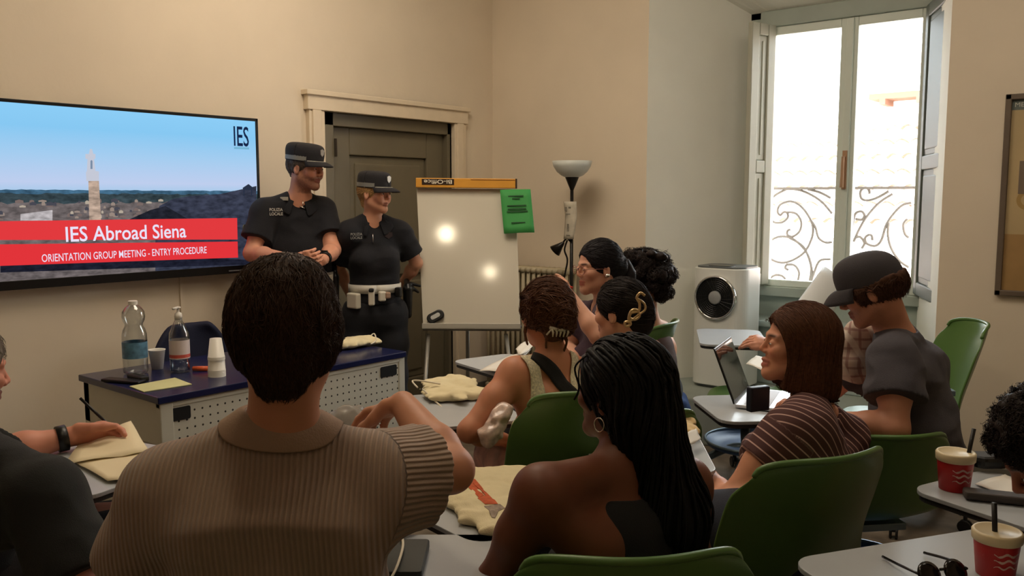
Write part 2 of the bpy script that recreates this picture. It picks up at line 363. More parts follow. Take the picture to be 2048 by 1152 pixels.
mb = MB(); mb.box((BX0-.1, NB, 0), (BX1+.1, NB+.07, WZ0)); mb.box((BX0-.1, NB, WZ1+.06), (BX1+.1, NB+.07, BT+.1)); mb.box((BX0-.1, NB, WZ0), (WX0-.06, NB+.07, BT+.1))
struct(mb.build('wall_under_window', GRN))
mb = MB(); mb.box((NX0+.002, 4.68, 0), (NX1-.002, NB+.01, PZ)); struct(mb.build('trim_1', mat('step_stone', (150,158,150), rough=.55, noise=.06), bevel=.012))
mb = MB(); mb.box((-2.56, 5.33, .66), (-1.40, NB, .70)); mb.box((-2.53, 5.37, .28), (-1.42, NB, .66)); struct(mb.build('trim_2', SILL, bevel=.008))
# baseboards
BB = mat('baseboard_grey', (120,116,104), rough=.6)
mb = MB(); mb.box((WA, -3, 0), (WA+.015, dL, .12)); mb.box((WA, dR, 0), (WA+.015, WB, .12)); struct(mb.build('baseboard_left', BB))
mb = MB(); mb.box((WA, WB-.015, 0), (NX0, WB, .12)); mb.box((NX1, WB-.015, 0), (2.2, WB, .12)); struct(mb.build('baseboard_front', BB))
# the door
dr = root('door_1', (WA, (dL+dR)/2, 0), None, None); struct(dr)
mb = MB()
for y0, y1 in ((dL, a0), (a1, dR)): mb.box((WA-.02, y0, 0), (WA+.035, y1, dT-cw)); mb.box((WA-.02, y0+.02, 0), (WA+.045, y1-.03, dT-cw))
mb.box((WA-.02, dL-.015, dT-cw), (WA+.045, dR+.015, dT)); mb.box((WA-.02, dL-.03, dT-.03), (WA+.06, dR+.03, dT)); mb.build('casing', CAS, dr, bevel=.004)
fr0 = on_x(668, 300, WA-.08).y
mb = MB(); mb.box((WA-.16, a0, 0), (WA-.01, a0+.10, at)); mb.box((WA-.16, a1-.03, 0), (WA-.01, a1, at)); mb.box((WA-.16, a0, at-.08), (WA-.01, a1, at)); mb.build('jamb', DOORM, dr, bevel=.004)
lx = WA-.055
mb = MB(); y0, y1, t = a0+.10, a1-.03, at-.08; st = .16
mb.box((lx-.05, y0, .01), (lx, y0+st, t)); mb.box((lx-.05, y1-st, .01), (lx, y1, t)); 
for z0, z1 in ((.01, .25), (.98, 1.12), (t-.17, t)): mb.box((lx-.05, y0+st, z0), (lx, y1-st, z1))
mb.build('leaf', DOORM, dr, bevel=.006)
mb = MB()
for z0, z1 in ((.25, .98), (1.12, t-.17)): mb.box((lx-.045, y0+st, z0), (lx-.022, y1-st, z1)); mb.box((lx-.04, y0+st+.05, z0+.05), (lx-.012, y1-st-.05, z1-.05))
mb.build('panel', DOORM, dr, bevel=.008)
mb = MB(); mb.box((lx, y0+.03, .95), (lx+.006, y0+.07, 1.15)); mb.tube([(lx, y0+.05, 1.07), (lx+.045, y0+.05, 1.07), (lx+.05, y0+.15, 1.07)], .008); mb.build('handle', mat('brass_dull', (140,110,60), rough=.35, metal=1), dr)
mb = MB()
for z in (.35, 1.75): mb.tube([(WA+.0, a0+.105, z), (WA+.0, a0+.105, z+.11)], .009)
mb.build('hinge', mat('hinge_dark', (60,52,42), rough=.5, metal=.5), dr)
# ------------------------------------------------------------------ window, shutters, railing
wr = root('window_1', ((WX0+WX1)/2, NB, WZ0), None, None); struct(wr)
mb = MB(); y0, y1 = NB-.02, NB+.06; mx = on_y(1690, 400, NB).x
mb.box((WX0-.07, y0, WZ0-.05), (WX0+.01, y1, WZ1+.06)); mb.box((WX1-.01, y0, WZ0-.05), (WX1+.06, y1, WZ1+.06)); mb.box((WX0-.07, y0-.01, WZ1-.005), (WX1+.06, y1, WZ1+.10)); mb.box((WX0-.07, y0-.03, WZ0-.06), (WX1+.06, y1, WZ0+.005))
mb.build('frame', GRN, wr, bevel=.006)
mb = MB()
for x0, x1 in ((WX0+.01, mx-.002), (mx+.002, WX1-.01)):
    l, r = (.02, .058) if x0 < mx-.1 else (.045, .03)
    mb.box((x0, y0+.005, WZ0+.005), (x0+l, y1-.02, WZ1-.005)); mb.box((x1-r, y0+.005, WZ0+.005), (x1, y1-.02, WZ1-.005)); mb.box((x0+l, y0+.005, WZ0+.005), (x1-r, y1-.02, WZ0+.05)); mb.box((x0+l, y0+.005, WZ1-.06), (x1-r, y1-.02, WZ1-.005))
mb.box((mx-.022, y0-.012, WZ0+.01), (mx+.022, y0+.01, WZ1-.01)); mb.build('casement', mat('casement_glare', (214,222,212), rough=.4), wr, bevel=.005)  # casement colour lightened to include the glare from outside
gl = bpy.data.materials.new('window_glass'); gl.use_nodes = True; nt = gl.node_tree; nt.nodes.clear()
tr = nt.nodes.new('ShaderNodeBsdfTransparent'); gs = nt.nodes.new('ShaderNodeBsdfGlossy'); gs.inputs['Roughness'].default_value = .02; fz = nt.nodes.new('ShaderNodeFresnel'); fz.inputs[0].default_value = 1.3; mxs = nt.nodes.new('ShaderNodeMixShader'); ou = nt.nodes.new('ShaderNodeOutputMaterial')
tr.inputs[0].default_value = (.96, .98, .97, 1); nt.links.new(fz.outputs[0], mxs.inputs[0]); nt.links.new(tr.outputs[0], mxs.inputs[1]); nt.links.new(gs.outputs[0], mxs.inputs[2]); nt.links.new(mxs.outputs[0], ou.inputs[0])
for x0, x1 in ((WX0+.03, mx-.06), (mx+.045, WX1-.04)):
    mb = MB(); mb.box((x0, NB+.008, WZ0+.05), (x1, NB+.012, WZ1-.06)); mb.build('pane', gl, wr)
hm = mat('handle_brass', (176,140,110), rough=.4, metal=.3); z1 = on_y(1683, 308, y0).z; z0 = on_y(1683, 372, y0).z
mb = MB(); mb.box((mx-.014, y0-.020, z0-.02), (mx+.014, y0-.012, z1+.02)); mb.tube([(mx, y0-.018, z1-.02), (mx, y0-.05, z1-.02), (mx, y0-.055, z0-.01)], [.008, .009, .012]); mb.build('espagnolette', hm, wr)
def shutter(hx, hy, fx, fy, m, zt=WZ1+.0, zb=WZ0+.02):
    s_ = root('window_shutter', (hx, hy, zb), None, None, None); d = Vector((fx-hx, fy-hy, 0)); w = d.length; d.normalize(); n_ = Vector((-d.y, d.x, 0)); h = Vector((hx, hy, 0))
    mb = MB(); bz = lambda u0, u1, z0, z1, th: mb.obox(h + d*(u0+u1)/2 + UP*(z0+z1)/2, (d, n_, UP), ((u1-u0)/2, th/2, (z1-z0)/2)); st = .075; md = zb+(zt-zb)*.46
    bz(0, st, zb, zt, .035); bz(w-st, w, zb, zt, .035)
    for q0, q1 in ((zb, zb+st), (md-.04, md+.04), (zt-st, zt)): bz(st, w-st, q0, q1, .035)
    mb.build('rail_frame', m, s_, bevel=.006)
    for q0, q1 in ((zb+st, md-.04), (md+.04, zt-st)):
        mb = MB(); bz(st, w-st, q0, q1, .014); bz(st+.035, w-st-.035, q0+.035, q1-.035, .026); mb.build('panel', m, s_, bevel=.008)
    return s_
s1 = shutter(WX0+.03, NB-.035, -2.432, 5.335, SHU); tag(s1, 'cream panelled inner shutter folded open beside the air cooler, left of the glass', 'shutter')
s2 = shutter(WX1+.0, NB-.035, -1.158, 5.0, SHD); tag(s2, 'grey-green inner shutter, shade painted in, folded back against the right side of the window recess', 'shutter')
IR = mat('iron_glare_grey', (104,94,90), rough=.5); RY = 6.02  # black iron painted greyer to carry the veiling glare
rl = root('balcony_railing', ((WX0+WX1)/2, RY, .75), 'black wrought iron balcony railing with curling scrolls outside the window', 'railing')
q = lambda x, y: on_y(x, y, RY)
zt = q(1600, 376).z
mb = MB(); mb.box((-2.75, RY-.02, zt-.012), (-1.1, RY+.02, zt+.006)); mb.box((-2.75, RY-.012, .80), (-1.1, RY+.012, .82)); mb.build('top_rail', IR, rl)
def scroll(pts, r=.0075): return catmull([q(x, y) for x, y in pts], 7)
W = lambda x, y: (1500+x/3.715, 330+y/3.715)   # helper: positions measured on an enlarged view of the railing
SC = [[(270,180),(180,230),(135,300),(140,380),(180,425),(240,425),(280,390),(275,355),(250,350),(225,372),(205,345),(225,295),(300,270),(370,300),(430,370),(465,450),(460,540),(410,640),(330,700),(240,725),(160,700),(128,640),(145,570),(220,532),(310,545),(390,610),(440,690),(455,780),(440,880)],
      [(270,350),(340,360),(380,420),(370,490),(320,530),(280,520),(278,490),(300,478)],
      [(265,180),(360,185),(460,225),(540,280),(610,360)], [(430,180),(520,205),(600,245)], [(445,400),(485,460),(510,540),(560,575),(610,572)],
      [(290,540),(390,600),(440,700),(460,800),(440,900)], [(270,740),(330,745),(365,800),(350,880)], [(270,740),(262,765),(285,780)], [(120,870),(180,820),(240,825),(285,880)], [(600,700),(520,710),(480,790),(450,880)],
      [(890,215),(880,180),(850,170),(820,200),(830,250),(880,262),(950,240),(1030,195)], [(1060,215),(960,280),(870,380),(810,480),(770,570)], [(785,400),(830,405),(850,375),(830,345),(790,355),(770,400),(760,480)],
      [(910,560),(905,525),(880,520),(855,545),(870,585),(930,600),(975,560),(1010,450),(1060,370),(1130,300),(1200,280)], [(1030,430),(1025,520),(1050,620),(1110,710),(1180,760)], [(1170,400),(1140,440),(1150,510),(1180,540)], [(785,540),(820,535),(850,580),(830,620)]]
mb = MB()
for s_ in SC: mb.tube(scroll([W(x, y) for x, y in s_]), .0095, 7)
mb.build('scroll', IR, rl, smooth=True)
mb = MB(); a = q(*W(750, 640)); b = q(*W(752, 262)); mb.tube([a, a.lerp(b, .55), a.lerp(b, .6), a.lerp(b, .75), a.lerp(b, .8), a.lerp(b, .92), b], [.008, .011, .018, .010, .018, .014, .003], 8); mb.build('finial', IR, rl, smooth=True)
for x in (-2.7, -1.12): mb = MB(); mb.box((x-.012, RY-.012, .2), (x+.012, RY+.012, zt)); mb.build('post', IR, rl)
# outside: balcony slab, roofs and the house across the street
mb = MB(); mb.box((-3.2, 5.82, .62), (-.6, 6.15, .74)); struct(mb.build('balcony_slab', mat('stone_outside', (190,180,165), rough=.8)))
TILE = mat('roof_tile', (236, 212, 200), rough=.85, noise=.12, nscale=5)
def tile_roof(x0, x1, y0, z0, y1, z1, name, parent):
    L = math.hypot(y1-y0, z1-z0); nr = int(L/.38); nv = Vector((0, -(z1-z0)/L, (y1-y0)/L)); sl = Vector((0, (y1-y0)/L, (z1-z0)/L)); mb = MB()
    for r_ in range(nr):
        row0, row1 = [], []; m_ = int((x1-x0)/.2)*8
        for i in range(m_+1):
            x = x0+(x1-x0)*i/m_; c = abs(math.cos(math.pi*(x/.2)+ (r_%2)*.3))*.07
            row0.append(Vector((x, y0, z0)) + sl*(r_*.38) + nv*(c+.045)); row1.append(Vector((x, y0, z0)) + sl*(r_*.38+.40) + nv*(c+.005))
        mb.grid([row0, row1])
    return mb.build(name, TILE, parent, fix=False)
hs = root('neighbouring_house', (-3, 13, -6), 'sunlit neighbouring house with stepped clay tile roofs seen through the window', 'building')
HW = mat('house_wall', (235, 214, 196), rough=.9, noise=.08, nscale=2)
mb = MB(); mb.box((-12, 10.2, -6), (6, 17.5, .1)); mb.box((-3.9, 13.62, 1.0), (6, 18, 3.05)); mb.box((-12, 13.7, 1), (-3.9, 18, 2.55)); mb.build('wall', HW, hs)
tile_roof(-12, 6, 9.9, .05, 13.7, 2.72, 'tile_roof', hs); tile_roof(-4.2, 6, 13.15, 3.02, 17.4, 5.2, 'tile_roof', hs)
mb = MB(); mb.box((-4.15, 13.2, 2.92), (6, 13.7, 3.0)); [mb.box((x_/2, 13.2, 2.84), (x_/2+.08, 13.62, 2.92)) for x_ in range(-8, 12)]; mb.build('eave', mat('eave_wood', (120,84,66), rough=.8), hs)
mb = MB(); mb.box((-4.6, 14.4, 2.2), (-4.0, 15.0, 3.6)); mb.box((-4.7, 14.3, 3.6), (-3.9, 15.1, 3.68)); mb.build('chimney', HW, hs)
# ------------------------------------------------------------------ television
TX = WA+.07; TR = on_x(515, 238, TX); BR = on_x(517, 546, TX); T0 = on_x(0, 195, TX); B0 = on_x(0, 578, TX)
ty1, tz1, tz0 = TR.y, (TR.z+T0.z)/2, (BR.z+B0.z)/2; tH = tz1-tz0; tW = (tH-.035)*16/9+.02; ty0 = ty1-tW
print('tv', ty0, ty1, tz0, tz1, TR.z, T0.z, BR.z, B0.z)
BLK = mat('black_plastic', (14,14,15), rough=.35); BLG = mat('black_gloss', (8,8,10), rough=.08)
tv = root('television', (WA, (ty0+ty1)/2, tz0), 'large wall mounted television showing a blue skyline slide with red title bars', 'television')
bz = .016
mb = MB(); mb.box((TX-.045, ty0+.01, tz0+.01), (TX-.004, ty1-.01, tz1-.01)); mb.box((WA+.002, ty0+.5, tz0+.2), (TX-.04, ty1-.5, tz1-.2)); mb.build('housing', BLK, tv, bevel=.006)
mb = MB()
mb.box((TX-.03, ty0, tz1-bz), (TX+.004, ty1, tz1)); mb.box((TX-.03, ty0, tz0), (TX+.004, ty1, tz0+bz*2.6)); mb.box((TX-.03, ty0, tz0), (TX+.004, ty0+bz, tz1)); mb.box((TX-.03, ty1-bz, tz0), (TX+.004, ty1, tz1)); mb.build('bezel', BLK, tv, bevel=.002)
mb = MB(); pa = on_x(458, 545, TX+.005); mb.box((TX+.003, pa.y, tz0+.012), (TX+.006, pa.y+.10, tz0+.018)); mb.build('maker_mark', mat('silver_mark', (150,150,155), rough=.3), tv)
sy0, sy1, sz0, sz1 = ty0+bz, ty1-bz, tz0+bz*2.6, tz1-bz; SX = TX-.001
def quad(py0, pz0, py1, pz1, x): return [(x, py0, pz0), (x, py1, pz0), (x, py1, pz1), (x, py0, pz1)]
sm = bpy.data.materials.new('screen_sky'); sm.use_nodes = True; nt = sm.node_tree; nt.nodes.clear(); e = nt.nodes.new('ShaderNodeEmission'); o_ = nt.nodes.new('ShaderNodeOutputMaterial'); g = nt.nodes.new('ShaderNodeTexCoord'); sp = nt.nodes.new('ShaderNodeSeparateXYZ'); cr = nt.nodes.new('ShaderNodeValToRGB')
nt.links.new(g.outputs['Generated'], sp.inputs[0]); nt.links.new(sp.outputs['Z'], cr.inputs[0]); nt.links.new(cr.outputs[0], e.inputs[0]); nt.links.new(e.outputs[0], o_.inputs[0]); e.inputs[1].default_value = 1.0
els = cr.color_ramp.elements; els[0].position = 0; els[0].color = (*lin((20,26,40)), 1); els[1].position = 1; els[1].color = (*lin((140,205,246)), 1)
for p_, c_ in ((.40, (40,56,74)), (.425, (42,105,150)), (.455, (96,176,226)), (.49, (160,200,232)), (.56, (190,206,238)), (.72, (165,205,240)), (.88, (135,200,242))):
    k_ = els.new(p_); k_.color = (*lin(c_), 1)
mb = MB(); mb.add(quad(sy0, sz0, sy1, sz1, SX), [(0,1,2,3)]); mb.build('screen', sm, tv)
def grain(name, col, s_):
    m = emat(name, col, s_); nt = m.node_tree; e_ = [n for n in nt.nodes if n.type == 'EMISSION'][0]; tc = nt.nodes.new('ShaderNodeTexCoord'); mp = nt.nodes.new('ShaderNodeMapping'); mp.inputs['Scale'].default_value = (1, 1, 2.4); z = nt.nodes.new('ShaderNodeTexNoise'); z.inputs['Scale'].default_value = 22; z.inputs['Detail'].default_value = 8; r = nt.nodes.new('ShaderNodeMapRange'); r.inputs['From Min'].default_value = .3; r.inputs['From Max'].default_value = .7; r.inputs['To Min'].default_value = .55; r.inputs['To Max'].default_value = 1.5
    x = nt.nodes.new('ShaderNodeMix'); x.data_type = 'RGBA'; x.blend_type = 'MULTIPLY'; x.inputs['Factor'].default_value = 1; x.inputs['A'].default_value = (*lin(col), 1); nt.links.new(tc.outputs['Object'], mp.inputs[0]); nt.links.new(mp.outputs[0], z.inputs['Vector']); nt.links.new(z.outputs['Fac'], r.inputs['Value']); nt.links.new(r.outputs[0], x.inputs['B']); nt.links.new(x.outputs['Result'], e_.inputs[0]); return m
def scr(pxs, col, layer, name, s=1.0, bars=None):
    mb = MB(); P = []
    for x, y in pxs:
        p = on_x(x, y, SX); P.append(Vector((SX+.0004*layer, min(max(p.y, sy0), sy1), min(max(p.z, sz0), sz1))))
    mb.prism(P, (.0003, 0, 0)); return mb.build(name, (grain if name in ('dark_roof', 'near_roof', 'tower_shaft', 'foreground_shade', 'white_building') else emat)('screen_'+name+str(layer), col, s), tv)
town = on_x(300, 388, SX).z
def noise_poly(zb, zt, amp, col, layer, name, ya=None, yb=None, seed=1, n=70):
    rr = random.Random(seed); mb = MB(); ya = ya or sy0; yb = yb or sy1; P = [Vector((SX+.0004*layer, ya, zb))]
    for i in range(n):
        y = ya+(yb-ya)*i/(n-1); P.append(Vector((SX+.0004*layer, y, zt+rr.uniform(-amp, amp))))
    P.append(Vector((SX+.0004*layer, yb, zb))); mb.prism(P, (.0003, 0, 0)); return mb.build(name, grain('screen_'+name, col, 1.0), tv)
zz = lambda y: on_x(300, y, SX).z
noise_poly(sz0, zz(381), .002, (62,98,124), 1, 'far_hills', seed=3)
noise_poly(sz0, zz(388), .004, (54,68,74), 2, 'woods', seed=4)
noise_poly(sz0, zz(405), .006, (104,96,96), 3, 'old_town', seed=5, n=60)
rr = random.Random(9)
for k_, (c_, nn_) in enumerate((((150,134,124), 22), ((120,104,100), 24), ((72,72,82), 22), ((178,166,150), 10))):
    mb = MB()
    for i in range(nn_):
        y = rr.uniform(sy0, sy0+(sy1-sy0)*.72); z = rr.uniform(zz(437), zz(403)); w = rr.uniform(.01, .035); h = rr.uniform(.006, .014); L = SX+.0004*(4+k_)
        mb.prism([(L, y, z), (L, y+w, z), (L, y+w, z+h), (L, y+w/2, z+h*1.45), (L, y, z+h)], (.0002, 0, 0))
    mb.build('town_roofs', emat('screen_houses%d' % k_, c_, 1.0), tv)['kind'] = 'stuff'
scr([(310,445),(318,412),(345,398),(380,392),(440,388),(512,372),(512,545),(310,545)], (52,56,72), 9, 'dark_roof')
scr([(255,440),(300,420),(330,412),(375,438),(380,470),(250,470)], (34,36,46), 10, 'near_roof')
scr([(484,376),(496,368),(506,376),(504,379),(503,392),(501,392),(501,380),(488,380),(488,392),(486,392),(486,379)], (40,48,66), 11, 'belfry')
scr([(178,452),(176,362),(197,362),(202,452)], (172,150,134), 10, 'tower_shaft')
scr([(172,362),(171,345),(173,342),(174,318),(170,318),(170,308),(177,308),(179,298),(183,298),(186,308),(190,308),(190,318),(187,318),(190,342),(197,343),(197,362)], (196,200,214), 11, 'tower_crown')
scr([(180,338),(180,322),(182,320),(184,322),(184,338)], (120,140,165), 12, 'tower_arch')
scr([(40,441),(40,428),(104,420),(104,441)], (176,170,172), 12, 'white_building')
scr([(0,500),(0,545),(510,545),(510,520)], (28,30,44), 12, 'foreground_shade')
scr([(-260,487),(-260,447),(473,436),(474,479)], (226,58,62), 14, 'title_bar'); scr([(-260,545),(-260,497),(474,483),(475,515)], (226,52,58), 14, 'subtitle_bar')
wt = emat('screen_text', (232,226,246), 1.0); yy = lambda x, y: on_x(x, y, SX)
l = yy(130, 467); r = yy(371, 463); text_obj('IES Abroad Siena', 'title_text', wt, tv, (SX+.0066, (l.y+r.y)/2, (yy(250,465).z)), (0,1,0), (0,0,1), .072, (r.y-l.y), font_off=.012)
l = yy(82, 512); r = yy(412, 502); text_obj('ORIENTATION GROUP MEETING - ENTRY PROCEDURE', 'subtitle_text', wt, tv, (SX+.0066, (l.y+r.y)/2, yy(247,508).z), (0,1,0), (0,0,1), .036, (r.y-l.y), font_off=.004)
l = yy(466, 272); r = yy(496, 272); text_obj('IES', 'logo_text', emat('screen_navy', (22,38,72), 1.0), tv, (SX+.0066, (l.y+r.y)/2, l.z), (0,1,0), (0,0,1), abs(yy(480,252).z-yy(480,292).z), (r.y-l.y), font_off=.01)
scr([(467,294),(497,295),(497,299),(467,298)], (120,180,210), 13, 'logo_underline')
mb = MB(); y_ = on_x(362, 600, WA).y; mb.box((WA, y_-.008, .12), (WA+.012, y_+.008, tz0+.02)); tag(mb.build('cable_duct', PL), 'thin cream cable duct running down the wall below the television', 'cable duct')
# ------------------------------------------------------------------ chairs with tablet arms
GS = mat('green_shell', (84, 118, 60), rough=.35, noise=.03); MG = mat('blue_grey_metal', (110,128,140), rough=.35, metal=.5); MD = mat('dark_caster', (26,26,28), rough=.4)
TB = mat('tablet_grey', (176,180,184), rough=.3, noise=.03); TE = mat('tablet_edge', (56,56,58), rough=.5); TRY = mat('blue_tray', (70,104,150), rough=.4)
def chair(xy, face, label, tab=None, floor=0.0, back_h=.87, tray=True, recl=0.0, ws=1.0, sgroup='green swivel chairs with writing tablets'):
    O = Vector((xy[0], xy[1], floor)); f = dirf(face); s_ = f.cross(UP); L = lambda x, y, z: O + s_*x + f*y + UP*z
    r = root('tablet_chair', O, label, 'chair', sgroup)
    prof = [(.235,.418,.185),(.20,.44,.205),(.10,.447,.222),(0,.437,.232),(-.10,.437,.240),(-.175,.458,.246),(-.222,.515,.250),(-.250,.60,.254),(-.272,.69,.256),(-.292,.78,.252),(-.308,.84,.235),(-.318,.872,.205)]
    rows = []
    for i, (y, z, w) in enumerate(prof):
        b = min(max((z-.44)/.16, 0), 1) if y < -.1 else 0; row = []; z2 = .44+(z-.44)*((back_h-.44)/.43); y2 = y - recl*b*max(z-.5, 0)
        for j in range(15):
            t = -1+2*j/14; cx = w*ws*math.sin(t*math.pi/2*.96); cc = (cx/(w*ws))**2
            top = .045*abs(t)**3 if i >= 10 else 0
            row.append(L(cx, y2 + b*.085*cc - (.02*cc if i < 2 else 0), z2 + (1-b)*.028*cc - top))
        rows.append(row)
    mb = MB(); mb.grid(rows); sh = mb.build('seat_shell', GS, r, solid=.010, sub=2, smooth=True)
    mb = MB(); e = catmull([rows[-1][j] for j in range(15)], 2); mb.tube(e, .0085, 8); mb.build('rim', GS, sh, smooth=True)
    mb = MB(); mb.box((-.1,-.1,-.1),(-.1,-.1,-.1)) if False else None
    mb.tube([L(0,-.02,.20), L(0,-.02,.40)], [.028,.028], 14); mb.obox(L(0,-.02,.415), (s_, f, UP), (.12,.12,.012)); mb.build('column', MG, r, smooth=False, bevel=.003)
    if tray:
        mb = MB(); mb.lathe(L(0,-.02,.19), [(.05,.0),(.16,.0),(.235,.022),(.245,.045),(.240,.045),(.228,.028),(.155,.010),(.05,.010)], 36, cap=False); mb.build('storage_tray', TRY, r, smooth=True)
        mb = MB(); mb.tube([L(.245*math.cos(a), -.02+.245*math.sin(a), .237) for a in [2*math.pi*i/36 for i in range(36)]], .007, 8, closed=True)
        for i in range(24): a = math.radians(180+7.5*i); mb.tube([L(.236*math.cos(a), -.02+.236*math.sin(a), .215), L(.25*math.cos(a), -.02+.25*math.sin(a), .165)], .004, 5)
        mb.build('tray_rim', MG, r, smooth=True)
    for i in range(5):
        a = math.radians(90+72*i); dx, dy = math.cos(a), math.sin(a)
        mb = MB(); mb.tube(catmull([L(dx*.02, -.02+dy*.02, .20), L(dx*.12, -.02+dy*.12, .185), L(dx*.24, -.02+dy*.24, .12), L(dx*.29, -.02+dy*.29, .085)], 4), [.022]*4+[.02]*4+[.018]*4+[.015], 10); lg = mb.build('leg', MG, r, smooth=True)
        mb = MB(); c = L(dx*.30, -.02+dy*.30, .03); ax = Vector((-dy, dx, 0)); ax = s_*(-dy)+f*dx
        for k in (-1, 1): mb.lathe(c+ax*(.007*k+.011*(k-1)/2*1), [(.012,0),(.028,0),(.030,.003),(.030,.009),(.026,.011),(.012,.011)], 16, ax)
        mb.tube([c, c+UP*.06], .009, 8); mb.build('caster', MD, lg, smooth=False)
    if tab:
        tc, ty, tw, td = tab; tc = Vector(tc); tx = dirf(ty); tyv = tx.cross(UP)   # tx: along the width
        mb = MB(); mb.prism(rrect(tc-UP*.016, tx, tyv, tw, td, .06, 6), (0,0,.012)); t_ = mb.build('writing_tablet', TB, r, bevel=.002)
        mb = MB(); mb.prism(rrect(tc-UP*.030, tx, tyv, tw-.012, td-.012, .055, 6), (0,0,.0145)); mb.build('tablet_underside', TE, t_)
        side = 1 if (tc-O).dot(s_) >= 0 else -1
        mb = MB(); e_ = tc - UP*.04; m_ = tc.lerp(O, .45); mb.tube(catmull([L(side*.06,0,.405), L(side*.25,.0,.40), L(side*.335,.03,.46), L(side*.345,.08,.60), Vector((m_.x,m_.y,tc.z-.06)) if (m_-O).length > 9 else L(side*.33,.14,tc.z-.05), e_], 6), .016, 10); mb.obox(e_+UP*.006, (tx, tyv, UP), (.07,.05,.006)); mb.build('tablet_arm', MG, r, smooth=True)
    else:
        for q in (-1, 1):
            mb = MB(); mb.tube(catmull([L(q*.10,-.02,.405), L(q*.27,-.03,.42), L(q*.31,-.03,.52), L(q*.30,-.06,.66)], 5), .018, 8); mb.obox(L(q*.30,-.02,.668), (f, s_, UP), (.12,.028,.012)); mb.build('armrest', MG, r, bevel=.004)
    return r
def tablet_pos(px, py, z=.72): return on_z(px, py, z)
# ------------------------------------------------------------------ instructor desk
DZ = .74; c1 = on_z(305, 797, DZ); c2 = on_z(815, 703, DZ); c0 = on_z(165, 748, DZ)
X1 = (c1.x+c2.x)/2; X0 = c0.x; Y0 = (c1.y+c0.y)/2; Y1 = c2.y
print('desk', X0, X1, Y0, Y1)
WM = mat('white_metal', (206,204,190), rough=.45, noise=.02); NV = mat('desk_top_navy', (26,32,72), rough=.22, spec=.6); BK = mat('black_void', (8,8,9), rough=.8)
dk = root('instructor_desk', ((X0+X1)/2, (Y0+Y1)/2, 0), 'white metal instructor desk with perforated front panel and dark navy top', 'desk')
mb = MB(); mb.box((X0, Y0, DZ-.028), (X1, Y1, DZ)); mb.build('desk_top', NV, dk, bevel=.004)
# perforated panel material: a regular grid of punched holes
pm = mat('perforated_white', (206,204,190), rough=.45); nt = pm.node_tree; N = nt.nodes; L_ = nt.links; b = N['Principled BSDF']; tc = N.new('ShaderNodeTexCoord'); sp = N.new('ShaderNodeSeparateXYZ'); L_.new(tc.outputs['Object'], sp.inputs[0])
def frac(sock, pitch):
    m = N.new('ShaderNodeMath'); m.operation = 'DIVIDE'; m.inputs[1].default_value = pitch; L_.new(sock, m.inputs[0]); f_ = N.new('ShaderNodeMath'); f_.operation = 'FRACT'; L_.new(m.outputs[0], f_.inputs[0])
    s_ = N.new('ShaderNodeMath'); s_.operation = 'SUBTRACT'; s_.inputs[1].default_value = .5; L_.new(f_.outputs[0], s_.inputs[0]); p_ = N.new('ShaderNodeMath'); p_.operation = 'MULTIPLY'; L_.new(s_.outputs[0], p_.inputs[0]); L_.new(s_.outputs[0], p_.inputs[1]); return p_.outputs[0]
ad = N.new('ShaderNodeMath'); ad.operation = 'ADD'; L_.new(frac(sp.outputs['Y'], .034), ad.inputs[0]); L_.new(frac(sp.outputs['Z'], .034), ad.inputs[1]); lt = N.new('ShaderNodeMath'); lt.operation = 'LESS_THAN'; lt.inputs[1].default_value = .016; L_.new(ad.outputs[0], lt.inputs[0])
mx_ = N.new('ShaderNodeMix'); mx_.data_type = 'RGBA'; mx_.inputs['A'].default_value = (*lin((206,204,190)), 1); mx_.inputs['B'].default_value = (*lin((40,36,30)), 1); L_.new(lt.outputs[0], mx_.inputs['Factor']); L_.new(mx_.outputs['Result'], b.inputs['Base Color'])
px_ = X1-.012
mb = MB(); mb.box((px_-.012, Y0+.065, .16), (px_, Y1-.04, DZ-.045)); mb.build('modesty_panel', pm, dk)
mb = MB(); mb.box((px_-.03, Y0+.01, .0), (px_+.004, Y0+.065, DZ-.028)); mb.box((px_-.03, Y1-.045, .0), (px_+.004, Y1-.005, DZ-.028)); mb.box((px_-.03, Y0+.01, DZ-.05), (px_+.003, Y1-.005, DZ-.028)); mb.box((px_-.03, Y0+.01, .12), (px_+.003, Y1-.005, .16)); mb.build('front_frame', WM, dk, bevel=.004)
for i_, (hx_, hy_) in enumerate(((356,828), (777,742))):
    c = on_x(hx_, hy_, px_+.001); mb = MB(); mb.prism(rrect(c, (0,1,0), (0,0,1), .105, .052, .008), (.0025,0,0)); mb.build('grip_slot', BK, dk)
mb = MB(); mb.box((X0+.02, Y0+.012, DZ-.20), (X1-.03, Y0+.030, DZ-.028)); mb.box((X0+.02, Y0+.012, .0), (X0+.07, Y0+.04, DZ-.028)); mb.box((X0+.02, Y0+.012, 0), (X1-.03, Y0+.03, .30)); mb.build('side_panel', WM, dk, bevel=.003)
mb = MB(); mb.box((X0+.02, Y1-.04, .0), (X1-.03, Y1-.012, DZ-.028)); mb.build('side_panel', WM, dk, bevel=.003)
